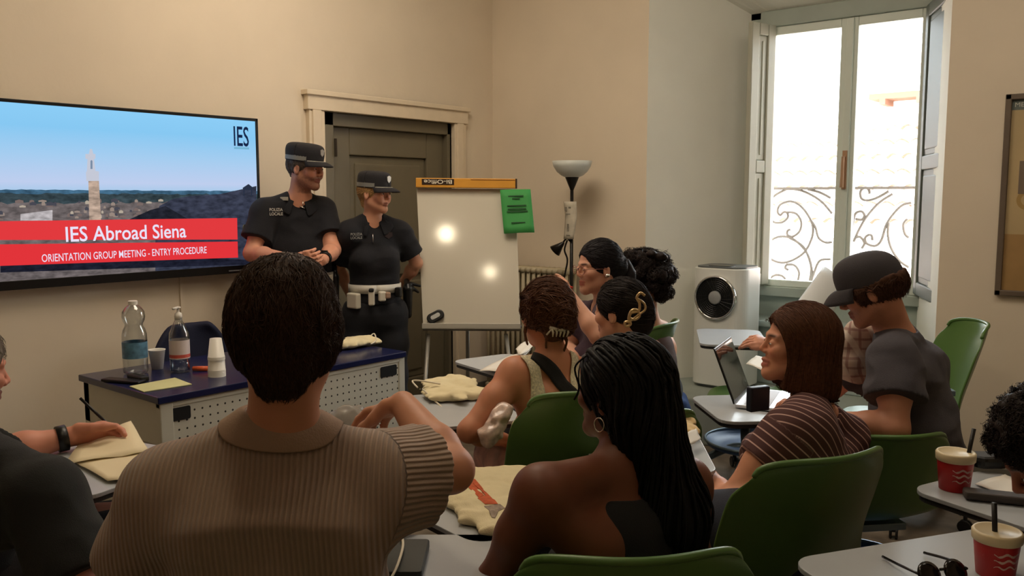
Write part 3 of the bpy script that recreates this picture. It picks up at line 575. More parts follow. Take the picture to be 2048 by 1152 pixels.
# blue rounded chair behind the desk
NB_ = mat('navy_fabric', (22,26,52), rough=.75, bump=.2, bscale=250)
bc = on_x(374, 700, WA+.22); br_ = root('meeting_chair', (bc.x+.20, bc.y, 0), 'navy blue chair with a rounded back, pushed in behind the desk', 'chair')
top = on_x(374, 645, WA+.22).z; hwid = abs(on_x(450, 700, WA+.22).y-on_x(296, 700, WA+.22).y)/2; rows = []
for i in range(13):
    z = .50+(top-.50)*i/12; t = i/12; w = hwid*(1-max(t-.45, 0)**2*2.6)**.5 if t > .45 else hwid*(.9+.1*t/.45); rows.append([Vector((bc.x + .05*(1-(k/6-1)**2)*-1 + .05, bc.y+w*(k/6-1), z)) for k in range(13)])
mb = MB(); mb.grid(rows); mb.build('backrest', NB_, br_, solid=.035, smooth=True, sub=1)
mb = MB(); mb.prism(rrect((bc.x+.27, bc.y, .43), (1,0,0), (0,1,0), .44, .46, .1), (0,0,.05)); mb.build('seat', NB_, br_, bevel=.02, smooth=True)
for sx, sy in ((.09,-.2),(.09,.2),(.46,-.2),(.46,.2)):
    mb = MB(); mb.tube([(bc.x+sx, bc.y+sy, 0), (bc.x+sx, bc.y+sy*.95, .44)], .012); mb.build('leg', MD, br_)
mb = MB()
for sy in (-.2, .2): mb.tube([(bc.x+.09, bc.y+sy*.95, .44), (bc.x+.03, bc.y+sy*.9, .62)], .012)
mb.build('back_support', MD, br_)
# ------------------------------------------------------------------ flip chart
fb = root('flipchart_easel', pt(940, 700, 5.0).to_2d().to_3d(), 'white flipchart board on a tripod easel between the officers and the floor lamp', 'easel')
TL, TRr, BL, BRr = pt(833, 376, 5.12), pt(1031, 378, 5.12), pt(846, 655, 4.95), pt(1041, 656, 4.95)
nb_ = (TRr-TL).cross(TL-BL).normalized(); nb_ = -nb_ if nb_.dot(CAM-TL) < 0 else nb_
WBD = mat('whiteboard', (202,196,180), rough=.09, spec=.5)
mb = MB(); mb.prism([TL, TRr, BRr, BL], -nb_*.02); bd = mb.build('board', WBD, fb, bevel=.003)
# ceiling spots whose reflections show on the board
BULB = emat('bulb_warm', (255, 236, 200), 90.0)
for i_, (sx_, sy_, rr_) in enumerate(((892, 467, .075), (978, 542, .055))):
    r_ = ray(sx_, sy_); hit = CAM + r_*((TL-CAM).dot(nb_)/r_.dot(nb_)); rf = (r_ - nb_*2*r_.dot(nb_)).normalized(); t_ = min((3.38-hit.z)/rf.z if rf.z > .02 else 9, 5.5); sp_ = hit+rf*t_
    print('spot', i_, sp_, rf)
    so = root('ceiling_spot', (sp_.x, sp_.y, CEIL), 'round ceiling spot lamp, %s of two seen mirrored on the whiteboard' % ['the higher', 'the lower'][i_], 'lamp')
    mb = MB(); mb.tube([(sp_.x, sp_.y, CEIL), (sp_.x, sp_.y, sp_.z+rr_)], .012, 8); mb.lathe((sp_.x, sp_.y, sp_.z+rr_*.5), [(rr_*1.2,0),(rr_*.9,rr_*.8),(.012,rr_)], 20); mb.build('fitting', BLK, so)
    mb = MB(); mb.lathe(sp_, [(.001,-rr_),(rr_*.7,-rr_*.7),(rr_,0),(rr_*.7,rr_*.7),(.001,rr_)], 18, cap=False); mb.build('bulb', BULB, so, smooth=True)
GM = mat('grey_metal', (150,146,136), rough=.4, metal=.4); bx = (BRr-BL).normalized(); bu = (TL-BL).normalized()
mb = MB(); mb.bar(BL+bu*.004+nb_*.006, BRr+bu*.004+nb_*.006, .022, .018, bu); mb.bar(BL-bu*.012+nb_*.03, BRr-bu*.012+nb_*.03, .07, .012, bu); mb.bar(BL-bu*.0+nb_*.064, BRr-bu*.0+nb_*.064, .004, .03, bu); mb.build('pen_tray', GM, fb, bevel=.003)
for a_, b_ in (((857, 668, 4.93), (838, 900, 4.75)), ((1012, 668, 4.93), (1045, 910, 4.75)), ((935, 640, 5.05), (935, 640, 5.6))):
    a = pt(*a_); b = pt(*b_); b = Vector((b.x, b.y, 0)) ; mb = MB(); mb.tube([a, b], .011, 10); mb.tube([b, b+UP*.03], .016, 10); mb.build('leg', GM, fb, smooth=True)
# roll box clamped on top: orange carton with an upside-down maker name
OR = mat('orange_carton', (222,158,58), rough=.55, noise=.05); c = (TL+TRr)/2 + UP*.028 + nb_*.01; wv = (TRr-TL); wl = wv.length; wv.normalize(); nh = Vector((nb_.x, nb_.y, 0)).normalized()
bxr = root('flipchart_pad_box', c-UP*.03, 'long orange carton of flipchart paper lying on top of the easel', 'box')
mb = MB(); mb.obox(c, (wv, nh, UP), (wl/2, .03, .028)); mb.build('carton', OR, bxr, bevel=.004)
mb = MB(); cap_c = TRr + UP*.028 + nb_*.01; mb.obox(cap_c+wv*.004, (wv, nh, UP), (.005, .031, .029)); mb.build('end_cap', mat('end_cap_brown', (60,40,26), rough=.6), bxr)
lc = pt(876, 364, 5.08); lc = c + wv*((lc-c).dot(wv)) + UP*.006 + nh*.031
mb = MB(); mb.obox(lc, (wv, nh, UP), (.095, .0012, .017)); lb_ = mb.build('name_label', mat('label_brown', (52,34,20), rough=.5), bxr)
text_obj('Bi-Office', 'label_text', mat('label_white', (240,232,210), rough=.5), lb_, lc+nh*.0018, -wv, -UP, .024, .165, font_off=.012)
mb = MB(); mb.obox(c+wv*.16+UP*.021+nh*.031, (wv, nh, UP), (.13, .0006, .002)); mb.build('small_print', mat('print_brown', (150,96,36), rough=.6), bxr)
# green notice taped to the board
GP = mat('green_paper', (62,150,76), rough=.7); P = [pt(1000, 380, 5.06), pt(1061, 378, 5.06), pt(1069, 465, 5.02), pt(1008, 467, 5.02)]
mb = MB(); g4 = []
for i in range(7):
    a = P[0].lerp(P[3], i/6); b = P[1].lerp(P[2], i/6); g4.append([a.lerp(b, j/6)+nb_*(.004*math.sin(i*.9+j*.7)) for j in range(7)])
mb.grid(g4); gn = mb.build('green_notice', GP, None, smooth=True, solid=.0012); tag(gn, 'green printed notice taped over the right upper edge of the flipchart', 'notice')
ex = (P[1]-P[0]).normalized(); ey = (P[0]-P[3]).normalized(); gc = (P[0]+P[2])/2; INK = mat('ink_dark_green', (26,74,36), rough=.7)
for v_, w_ in ((.36,.5),(.30,.25),(.13,.62),(.05,.6),(-.01,.68),(-.28,.45)):
    mb = MB(); mb.obox(gc+ey*(v_*.25)+nb_*.0045, (ex, ey, nb_), (.09*w_, .0035, .0006)); mb.build('printed_line', INK, gn)
# magnetic eraser
ec = pt(872, 630, 4.93); er = root('board_eraser', ec, 'black oval magnetic eraser stuck on the lower left of the whiteboard', 'eraser'); ea = math.radians(28); e1 = bx*math.cos(ea)+bu*math.sin(ea); e2 = nb_.cross(e1)
eb = BL+bx*((ec-BL).dot(bx))+bu*((ec-BL).dot(bu)); mb = MB(); mb.prism(rrect(eb+nb_*.001, e1, e2, .108, .060, .029, 6), nb_*.026); mb.build('casing', BLK, er, bevel=.006); mb = MB(); mb.prism(rrect(eb+nb_*.026, e1, e2, .060, .026, .012, 6), nb_*.004); mb.build('grip', mat('grip_grey', (190,190,186), rough=.3), er, bevel=.002)
for i_, (x_, c_) in enumerate((((.62), (200,196,190)), ((.50), (176,60,50)), ((.93), (40,40,44)))):
    p = BL.lerp(BRr, x_) - bu*.006 + nb_*.04; mb = MB(); mb.tube([p-bx*.05+UP*.007, p+bx*.045+UP*.007], .007, 10); m_ = mb.build('marker_pen', mat('marker%d' % i_, c_, rough=.4), None, smooth=True); tag(m_, ['white marker pen lying mid-tray below the flipchart board', 'red marker pen left of the white one in the flipchart tray', 'dark marker pen at the right end of the flipchart tray'][i_], 'marker', 'pens in the flipchart tray')
# ------------------------------------------------------------------ radiator on the front wall
RD = mat('radiator_cream', (196,184,154), rough=.5, noise=.05); rz = on_y(1090, 530, WB-.1).z; rx1 = on_y(1137, 540, WB-.17).x; rd = root('radiator', ((rx1+WA)/2, WB-.1, 0), 'old cream cast-iron column radiator in the corner behind the flipchart', 'radiator')
x = WA+.10; k = 0
while x < rx1:
    mb = MB()
    for yo in (-.165, -.115, -.065): mb.tube([(x, WB+yo, .12), (x, WB+yo, rz-.03)], .013, 8)
    for zz_ in (.12, rz-.035): mb.tube([(x, WB-.185, zz_), (x, WB-.045, zz_)], .020, 10)
    mb.build('radiator_section', RD, rd, smooth=True, bevel=0); x += .047; k += 1
mb = MB(); mb.tube([(WA+.06, WB-.115, .12), (rx1+.03, WB-.115, .12)], .017); mb.tube([(WA+.06, WB-.115, rz-.035), (rx1+.0, WB-.115, rz-.035)], .017); mb.tube([(rx1+.03, WB-.115, .12), (rx1+.03, WB-.115, 0)], .012); mb.build('header_pipe', RD, rd, smooth=True)
# ------------------------------------------------------------------ floor lamp with reading arm
lp = on_y(1143, 500, 4.62); LX, LY = lp.x, lp.y; lz = lambda y: on_y(1143, y, LY).z
BP = mat('lamp_black', (26,23,20), rough=.35, metal=.3)
fl = root('floor_lamp', (LX, LY, 0), 'black uplighter floor lamp with frosted glass bowl and small reading spot', 'lamp')
mb = MB(); mb.lathe((LX, LY, 0), [(.13,0),(.135,.008),(.12,.022),(.03,.032),(.014,.05)], 32); mb.build('base', BP, fl, smooth=True)
mb = MB(); mb.tube([(LX, LY, .03), (LX, LY, lz(378))], .0115, 12); mb.build('pole', BP, fl, smooth=True)
mb = MB(); mb.lathe((LX, LY, lz(380)), [(.012,0),(.016,.012),(.026,.035),(.046,lz(354)-lz(380)),(.046,lz(352)-lz(380))], 28); mb.build('shade_cup', BP, fl, smooth=True)
h0 = lz(355); hh = lz(322)-h0; mb = MB(); mb.lathe((LX, LY, h0), [(.040,0),(.070,.012),(.100,hh*.35),(.122,hh*.68),(.131,hh),(.126,hh),(.117,hh*.66),(.094,hh*.35),(.064,.018),(.03,.008)], 40, cap=False); mb.build('glass_bowl', mat('frosted_glass', (208,212,206), rough=.35, spec=.6), fl, smooth=True)
a0_ = on_y(1143, 480, LY); rh = on_y(1118, 495, LY-.02); mb = MB(); mb.tube(catmull([(LX, LY, a0_.z-.02), (LX-.03, LY-.01, a0_.z+.01), rh+Vector((.03,0,.03))], 5), .006, 8); mb.build('reading_arm', BP, fl, smooth=True)
mb = MB(); dv = Vector((-.75, -.25, -.75)).normalized(); mb.lathe(rh+Vector((.035,.005,.035)), [(.008,0),(.014,.012),(.020,.03),(.043,.085),(.040,.086),(.018,.03)], 24, dv, cap=False); mb.build('reading_head', BP, fl, smooth=True)
PW = mat('paper_wrap', (196,188,170), rough=.7, noise=.18, nscale=18)
rr = random.Random(3); G = []
for i in range(10):
    t = i/9; z = lz(403)+(lz(478)-lz(403))*t; row = []
    for j in range(9):
        u = -1+2*j/8; row.append(Vector((LX+u*(.052-.012*t)+.01*math.sin(4*t), LY-.02-.018*(1-u*u)-.004*rr.random(), z)))
    G.append(row)
mb = MB(); mb.grid(G); wp = mb.build('taped_instruction_sheet', PW, None, smooth=True, solid=.0012); tag(wp, 'crumpled transparent-sleeved sheet taped round the floor lamp pole', 'paper sheet')
mb = MB(); b0 = Vector((LX-.002, LY-.045, 0))
for (u, v, w_, h_) in ((-.018,418,.016,.026),(.012,415,.018,.012),(.0,428,.035,.006),(0,455,.016,.05),(.0,470,.028,.006)):
    mb.obox((LX+u, LY-.0415, lz(v)), ((1,0,0),(0,1,0),(0,0,1)), (w_/2, .0008, h_/2))
mb.build('printed_marks', mat('print_grey', (128,122,110), rough=.7), wp)
cb = MB(); cb.tube(catmull([(LX-.02, LY-.02, lz(480)), (LX-.035, LY-.03, lz(500)), (LX-.018, LY-.02, lz(520)), (LX-.03, LY-.03, lz(548)), (LX-.05, LY-.02, lz(570)), (LX-.01, LY-.02, lz(590))], 5), .006, 6); cb.build('cord', BP, fl, smooth=True)
# ------------------------------------------------------------------ air cooler
AY = 5.0; ax0, ax1 = on_y(1378, 650, AY).x, on_y(1484, 650, AY).x; az1 = on_y(1430, 537, AY).z; aw = ax1-ax0; ac = root('air_cooler', ((ax0+ax1)/2, AY+.16, PZ), 'tall white air cooler with round black fan grille, standing in the window recess', 'air cooler')
AW = mat('cooler_white', (222,224,218), rough=.35)
axc = (ax0+ax1)/2; mb = MB(); mb.prism(rrect((axc, AY+.16, PZ+.02), (1,0,0), (0,1,0), aw, .32, .09, 8), (0,0,az1-PZ-.02)); mb.build('housing', AW, ac, smooth=False, bevel=.006)
mb = MB(); mb.prism(rrect((axc, AY+.16, PZ+.001), (1,0,0), (0,1,0), aw-.05, .27, .07, 6), (0,0,.02)); mb.prism(rrect((axc, AY+.16, az1), (1,0,0), (0,1,0), aw-.03, .29, .08, 8), (0,0,.010)); mb.build('base', mat('cooler_grey', (96,100,100), rough=.4), ac)
mb = MB(); mb.prism(rrect((axc-.01, AY+.10, az1+.010), (1,0,0), (0,1,0), .15, .10, .02), (0,0,.004)); mb.build('control_panel', BLG, ac)
fc = on_y(1432, 595, AY); fr_ = abs(on_y(1473, 595, AY).x-on_y(1391, 595, AY).x)/2; fc = Vector((axc, AY, fc.z))
mb = MB(); mb.lathe(fc, [(fr_*.90,-.004),(fr_*.90,.018),(fr_*.94,.024),(fr_,.018),(fr_,-.004)], 48, (0,-1,0), cap=False); mb.build('chrome_ring', mat('chrome', (220,220,220), rough=.12, metal=1), ac, smooth=True)
mb = MB(); mb.lathe(fc, [(fr_*.91,.004),(0.001,.004)], 48, (0,-1,0), cap=False); mb.build('grille_back', mat('grille_black', (20,24,24), rough=.5), ac)
mb = MB()
for i in range(7): mb.tube([fc+Vector((math.cos(a)*fr_*(.32+.085*i), -.012, math.sin(a)*fr_*(.32+.085*i))) for a in [2*math.pi*j/40 for j in range(40)]], .0016, 5, closed=True)
for j in range(24): a = 2*math.pi*j/24; mb.tube([fc+Vector((math.cos(a)*fr_*.28, -.012, math.sin(a)*fr_*.28)), fc+Vector((math.cos(a+.25)*fr_*.90, -.012, math.sin(a+.25)*fr_*.90))], .0016, 5)
mb.build('grille_wires', BLK, ac)
mb = MB(); mb.lathe(fc, [(fr_*.30,.004),(fr_*.30,.016),(fr_*.26,.020),(.001,.021)], 32, (0,-1,0), cap=False); mb.build('hub', mat('hub_grey', (150,152,152), rough=.35), ac, smooth=True)
# ------------------------------------------------------------------ framed picture on the right
pw0 = on_y(2012, 190, WB-.02); pz1, pz0 = on_y(2012, 189, WB-.02).z, on_y(1990, 590, WB-.02).z; px0 = on_y(2000, 400, WB-.02).x; pwid = .72
pc = root('framed_poster', (px0+pwid/2, WB, pz0), 'framed vintage poster in beige and brown on the right wall', 'picture')
FRM = mat('frame_brown_grey', (104,90,76), rough=.45, noise=.08); fw_ = .028
mb = MB(); mb.box((px0, WB-.03, pz0), (px0+fw_, WB, pz1)); mb.box((px0+pwid-fw_, WB-.03, pz0), (px0+pwid, WB, pz1)); mb.box((px0, WB-.03, pz0), (px0+pwid, WB, pz0+fw_)); mb.box((px0, WB-.03, pz1-fw_), (px0+pwid, WB, pz1)); mb.build('frame', FRM, pc, bevel=.004)
mb = MB(); mb.box((px0+fw_, WB-.012, pz0+fw_), (px0+pwid-fw_, WB-.004, pz1-fw_)); mb.build('poster', mat('poster_beige', (186,164,122), rough=.4, noise=.12, nscale=3), pc)
mb = MB(); mb.box((px0+fw_, WB-.0125, pz1-fw_-.05), (px0+pwid-fw_, WB-.0118, pz1-fw_)); mb.build('poster_heading', mat('poster_grey', (96,104,98), rough=.5), pc)
text_obj('MERC', 'heading_text', mat('poster_pale', (190,190,176), rough=.5), pc, (px0+fw_+.055, WB-.013, pz1-fw_-.024), (1,0,0), (0,0,1), .022, .085)
mb = MB(); mb.box((px0+.075, WB-.0128, on_y(2040,388,WB).z), (px0+.30, WB-.0118, on_y(2040,322,WB).z)); mb.build('dark_figure', mat('poster_brown', (120,104,88), rough=.5), pc)
mb = MB(); mb.lathe((px0+.12, WB-.0122, on_y(2040,400,WB).z), [(.05,0),(.03,0)], 24, (0,-1,0), cap=False); mb.build('ring_motif', mat('poster_ochre', (170,140,84), rough=.5), pc)
mb = MB(); mb.box((px0+fw_, WB-.0126, pz0+fw_), (px0+pwid-fw_, WB-.0118, pz0+fw_+.28)); mb.build('lower_field', mat('poster_tan', (164,130,82), rough=.5, noise=.15, nscale=6), pc)
# ------------------------------------------------------------------ things on the desk
def onD(px, py): return on_z(px, py, DZ)
CL = bpy.data.materials.new('clear_plastic'); CL.use_nodes = True; nt = CL.node_tree; nt.nodes.clear(); tr = nt.nodes.new('ShaderNodeBsdfTransparent'); gs = nt.nodes.new('ShaderNodeBsdfGlossy'); gs.inputs['Roughness'].default_value = .05; lw = nt.nodes.new('ShaderNodeLayerWeight'); lw.inputs[0].default_value = .35; mxs = nt.nodes.new('ShaderNodeMixShader'); ou = nt.nodes.new('ShaderNodeOutputMaterial'); tr.inputs[0].default_value = (.86,.89,.90,1)
nt.links.new(lw.outputs['Facing'], mxs.inputs[0]); nt.links.new(tr.outputs[0], mxs.inputs[1]); nt.links.new(gs.outputs[0], mxs.inputs[2]); nt.links.new(mxs.outputs[0], ou.inputs[0])
WPL = mat('white_plastic', (226,222,212), rough=.4)
p = onD(272, 746); dpx = (p-CAM).dot(FW)/F_PX   # metres per pixel there
s_ = dpx; H_ = 148*s_
w = root('water_bottle', p, 'clear waisted water bottle with blue label, tallest on the desk', 'bottle'); R_ = 24*s_
mb = MB(); mb.lathe(p, [(R_*.75,.001),(R_*.95,.006),(R_,.02),(R_*.97,H_*.12),(R_,H_*.2),(R_,H_*.45),(R_*.98,H_*.54),(R_*.90,H_*.60),(R_*.72,H_*.655),(R_*.70,H_*.68),(R_*.86,H_*.73),(R_*.93,H_*.78),(R_*.88,H_*.85),(R_*.62,H_*.91),(R_*.36,H_*.945),(R_*.32,H_*.955)], 36, cap=False); mb.build('bottle_body', CL, w, smooth=True)
mb = MB(); mb.lathe(p, [(R_*.38,H_*.945),(R_*.38,H_*.995),(R_*.34,H_)], 24); mb.build('screw_cap', WPL, w, smooth=False)
mb = MB(); mb.lathe(p, [(R_*1.01,H_*.22),(R_*1.01,H_*.44)], 36, cap=False); mb.build('label', mat('label_blue', (96,140,170), rough=.4, noise=.35, nscale=40), w, smooth=True)
p = onD(361, 744); s_ = (p-CAM).dot(FW)/F_PX; H_ = 134*s_; R_ = 19.5*s_
w = root('sanitizer_bottle', p, 'clear pump bottle with white and red label in front of the navy chair', 'bottle')
mb = MB(); mb.lathe(p, [(R_*.8,.001),(R_,.008),(R_,H_*.52),(R_*.96,H_*.60),(R_*.55,H_*.74),(R_*.34,H_*.80),(R_*.30,H_*.82)], 36, cap=False); mb.build('bottle_body', CL, w, smooth=True)
mb = MB(); mb.lathe(p, [(R_*.95,.01),(R_*.95,H_*.20)], 30); mb.build('gel', CL, w, smooth=True)
mb = MB(); mb.lathe(p, [(R_*1.02,H_*.22),(R_*1.02,H_*.50)], 36, cap=False); mb.build('label', mat('label_white_paper', (214,200,196), rough=.5), w, smooth=True)
mb = MB(); mb.lathe(p, [(R_*1.025,H_*.235),(R_*1.025,H_*.285)], 36, cap=False); mb.build('label_band', mat('label_red', (196,84,70), rough=.5), w, smooth=True)
mb = MB(); mb.lathe(p, [(R_*.36,H_*.80),(R_*.40,H_*.86),(R_*.34,H_*.90),(R_*.14,H_*.92),(R_*.12,H_*.97),(R_*.28,H_*.975),(R_*.28,H_*.995)], 20); mb.tube([p+UP*H_*.985, p+UP*H_*.985-RT*R_*.1-FW*R_*1.0], R_*.14, 8); mb.build('pump', WPL, w, smooth=True)
def cup(px, py, hpx, r0, r1, name, label, inv=False, col=WPL, base=None, group=None):
    p = base if base is not None else onD(px, py); s_ = (p-CAM).dot(FW)/F_PX; h = hpx*s_; a, b = (r1*s_, r0*s_) if inv else (r0*s_, r1*s_); c_ = root(name, p, label, 'cup', group); mb = MB()
    if inv: mb.lathe(p, [(a*1.05,0),(a*1.05,.003),(a,.004),(b,h),(b*.8,h),(.001,h)], 32, cap=False)
    else: mb.lathe(p, [(.001,.001),(a,.001),(b,h-.003),(b*1.06,h),(b*1.03,h+.001),(b*.97,h-.003),(a*.95,.004),(.001,.004)], 32, cap=False)
    mb.build('cup_wall', col, c_, smooth=True); return c_, p, h
cup(315, 738, 40, 11, 16, 'plastic_cup', 'single white plastic cup between the two bottles on the desk')
p = onD(434, 752); s_ = (p-CAM).dot(FW)/F_PX
w = root('cup_stack', p, 'stack of upturned white plastic cups beside an orange marker', 'cups'); z_ = 0
for k in range(12):
    mb = MB(); q_ = p+UP*(k*.0038 + (.0 if k < 8 else 34*s_-.0304)); mb.lathe(q_, [(17*s_,0),(17*s_,.0025),(16.3*s_,.003),(11.5*s_,38*s_),(.001,38*s_)] if k >= 8 else [(17.5*s_,0),(17.5*s_,.0025),(17*s_,.003),(15.5*s_,34*s_)], 32, cap=False); mb.build('cup', WPL, w, smooth=True)
p = onD(402, 742); mb = MB(); mb.tube([p-RT*.035+UP*.011, p+RT*.0+UP*.011, p+RT*.03+UP*.011], [.010,.011,.011], 12); o = mb.build('highlighter', mat('orange_plastic', (214,96,52), rough=.4), None, smooth=True); tag(o, 'short orange highlighter pen lying on the desk left of the cup stack', 'highlighter')
P = [onD(259,774), onD(350,757), onD(384,770), onD(288,785)]; mb = MB(); mb.prism([q_+UP*.001 for q_ in P], (0,0,.003)); tag(mb.build('yellow_paper', mat('pale_yellow_paper', (206,204,150), rough=.7), None), 'pale yellow paper pad on the near corner of the desk', 'paper')
a = onD(210, 762); b = onD(285, 768); mb = MB(); mb.bar(a+UP*.008, b+UP*.008, .05, .012); o = mb.build('remote_control', BLK, None, bevel=.004); tag(o, 'black remote control lying at the left end of the desk', 'remote control')
mb = MB(); mb.bar(onD(262, 757)+UP*.012, onD(291, 764)+UP*.012, .04, .022); tag(mb.build('glasses_case', BLK, None, bevel=.006), 'small black case at the foot of the water bottle', 'case')
# ------------------------------------------------------------------ cloth tote bags
TOT = mat('tote_cream', (222,208,168), rough=.85, bump=.25, bscale=420, noise=.04); ROPE = mat('rope_white', (220,210,188), rough=.8)
def tote(c, yaw, w, l, h, label, name='tote_bag', m=TOT, seed=1, rope=None, roll=0.0, group='cream tote bags handed out'):
    c = Vector(c); x = dirf(yaw); y = x.cross(UP); F = SDF(); r_ = root(name, c, label, 'bag', group); rd_ = random.Random(seed)
    F.fcap(c-x*w*.36+UP*h*.45, c+x*w*.36+UP*h*.42, l*.5, h*.42, l*.47, h*.36, y, .02)
    for i in range(5): p = c + x*rd_.uniform(-.35,.35)*w + y*rd_.uniform(-.3,.3)*l + UP*h*.6; F.ell(p, (w*.2, l*.12, h*.3), x+y*rd_.uniform(-.6,.6), y, UP, .02)
    F.disp = lambda P: .006*np.abs(vnoise(P*A((16,16,16)), seed)) + .003*vnoise(P*40, seed+1); F.plane(c+UP*.002, (0,0,-1), .003); F.slack = .01
    sdf_obj(F, .004, 'bag_body', m, r_)
    if rope:
        for k_, pts in enumerate(rope): mb = MB(); mb.tube(catmull(pts, 6), .0035, 7); mb.build('rope_handle', ROPE, r_, smooth=True)
    return r_
# ------------------------------------------------------------------ people
def nz(v): return Vector(v).normalized()
class Head:
    def __init__(s, c, deg, pitch=0, roll=0, S=1.0):
        s.c = Vector(c); f = dirf(deg); sd = f.cross(UP).normalized(); p = math.radians(pitch)
        s.f = (f*math.cos(p) + UP*math.sin(p)).normalized(); s.u = sd.cross(s.f).normalized(); s.s = sd
        if roll:
            R = Matrix.Rotation(math.radians(roll), 3, s.f); s.u = R @ s.u; s.s = R @ s.s
        s.S = S
    def p(s, x, y, z): return s.c + (s.s*x + s.f*y + s.u*z)*s.S
    def loc(s, P):
        q = (P-A(s.c))/s.S; return q@A(s.s), q@A(s.f), q@A(s.u)
    def ell(s, F, c, r, k=0.02, mode='+'): return F.ell(s.p(*c), [x*s.S for x in r], s.s, s.f, s.u, k*s.S, mode)
    def cap(s, F, a, b, ra, rb, k=0.02, mode='+'): return F.cap(s.p(*a), s.p(*b), ra*s.S, rb*s.S, k*s.S, mode)
def head_sdf(F, H, jaw=1.0, smile=0.0, nose=1.0, fat=1.0, open_mouth=0.0, soft=0.0):
    H.ell(F, (0, -.012, .040), (.074, .094, .086), .03)
    H.ell(F, (0, .022, -.028), (.054*fat, .064, .078), .03)
    for q in (-1, 1):
        H.cap(F, (q*.045*fat, .0, -.046), (q*.014*jaw, .066, -.086), .018, .014, .03)
        H.ell(F, (q*.040, .060, -.014), (.022*fat, .024, .020), .025)
        H.cap(F, (q*.010, .088-.004*soft, .028), (q*.044, .072-.003*soft, .026), .008-.001*soft, .007-.001*soft, .016)
        H.cap(F, (q*(.011-.002*soft), .096-.003*soft, -.025+.002*soft), (q*(.012-.002*soft), .094-.003*soft, -.024+.002*soft), .0078-.0018*soft, .0078-.0018*soft, .008)
        H.ell(F, (q*.031, .094, .008), (.017, .016, .012), .014, '-')
        H.cap(F, (q*.031, .0735, .006), (q*.031, .074, .006), .0145, .0145, .004)
        H.ell(F, (q*.075, -.004, -.004), (.008, .018, .031), .006)
        H.ell(F, (q*.083, .002, -.002), (.006, .010, .018), .004, '-')
        if smile: H.ell(F, (q*.034, .072, -.036), (.014, .013, .014), .018)
    H.cap(F, (0, .070, -.088), (0, .071, -.089), .018*jaw, .018*jaw, .02)
    H.cap(F, (0, .086-.002*soft, .018), (0, (.106-.005*soft)*nose, -.019+.003*soft), .0068-.001*soft, .0092-.0018*soft, .010)
    w = .021 + .006*smile
    H.cap(F, (-w, .079, -.050+.004*smile), (0, .0905, -.0475), .0042, .0060, .005)
    H.cap(F, (w, .079, -.050+.004*smile), (0, .0905, -.0475), .0042, .0060, .005)
    H.cap(F, (-w*.85, .078, -.060+.004*smile), (0, .088, -.0615-.006*open_mouth), .0050, .0075, .005)
    H.cap(F, (w*.85, .078, -.060+.004*smile), (0, .088, -.0615-.006*open_mouth), .0050, .0075, .005)
    H.cap(F, (-w, .087, -.054+.004*smile), (0, .099, -.0545-.003*open_mouth), .0014+.003*open_mouth, .0016+.005*open_mouth, .003, '-')
    H.cap(F, (w, .087, -.054+.004*smile), (0, .099, -.0545-.003*open_mouth), .0014+.003*open_mouth, .0016+.005*open_mouth, .003, '-')
def face_tint(H, skin, beard=None, bamt=0.0, lip=(150, 80, 72), brow=None, ruddy=0.12, bob=(0, 0)):
    sk = np.array(lin(skin)); lp = np.array(lin(lip)); be = np.array(lin(beard)) if beard else None; br = np.array(lin(brow)) if brow else None
    def fn(V):
        x, y, z = H.loc(V.astype(np.float32)); T = np.tile(sk, (len(V), 1)); T *= (1+0.05*vnoise(V*40, 3))[:,None]
        inh = (np.abs(x) < .11) & (y > -.12) & (y < .14) & (z > -.13) & (z < .15)
        m = inh*np.exp(-((np.abs(x)-.04)/.018)**2-((z+.018)/.022)**2)*(y > .03)*ruddy*2 + inh*np.exp(-(x/.012)**2-((z+.02)/.014)**2)*(y > .08)*ruddy*2
        T = T*(1-m[:,None]) + np.array([T[:,0]*1.15, T[:,1]*0.72, T[:,2]*0.66]).T*m[:,None]
        if be is not None:
            g = inh*np.clip((-.030-z)/.012, 0, 1)*np.clip((y+.02)/.02, 0, 1)*np.clip((.0-z)*40, 0, 1)
            side = inh*(y > -.005)*(y < .045)*np.clip((.02-z)/.02, 0, 1)*(np.abs(x) > .045)
            g = np.clip(np.maximum(g, side*.8), 0, 1)*bamt*(.8+.3*vnoise(V*220, 5)); g = np.clip(g, 0, 1)[:,None]; T = T*(1-g)+be*g
        l = inh*(np.exp(-((z+.0485)/.0055)**2)+np.exp(-((z+.061)/.006)**2))*(np.abs(x) < .024)*(y > .080); l = np.clip(l, 0, 1)[:,None]*.8; T = T*(1-l)+lp*l
        if br is not None:
            b = inh*(y > .06)*np.exp(-((z-.030-.10*(np.abs(x)-.03)*(np.abs(x) < .03))/.0045)**2)*np.exp(-((np.abs(x)-.031)/.018)**4); b = np.clip(b*1.1, 0, 1)[:,None]; T = T*(1-b)+br*b
        return T
    return fn
def eyes(H, par, iris=(70, 45, 30), look=(0, 0)):
    for q in (-1, 1):
        F = SDF(); F.ell(H.p(q*.031, .0755, .006), [x*H.S for x in (.0125, .0145, .0062)], H.s, H.f, H.u)
        dx, dz = look; ic = np.array(H.p(q*.031+dx*.006, .090, .006+dz*.003)); ir = np.array(lin(iris)); wh = np.array(lin((215, 205, 198)))
        def tn(V):
            d = np.linalg.norm((V-ic) - ((V-ic)@np.array(H.f))[:,None]*np.array(H.f), axis=1)/H.S
            a = np.clip((.0058-d)/.001, 0, 1)[:,None]; pu = np.clip((.0026-d)/.0006, 0, 1)[:,None]; return (wh*(1-a)+ir*a)*(1-pu)
        sdf_obj(F, .0011, 'eye', mat('eye_ball', (255,255,255), rough=.15, attr=True), par, tn)
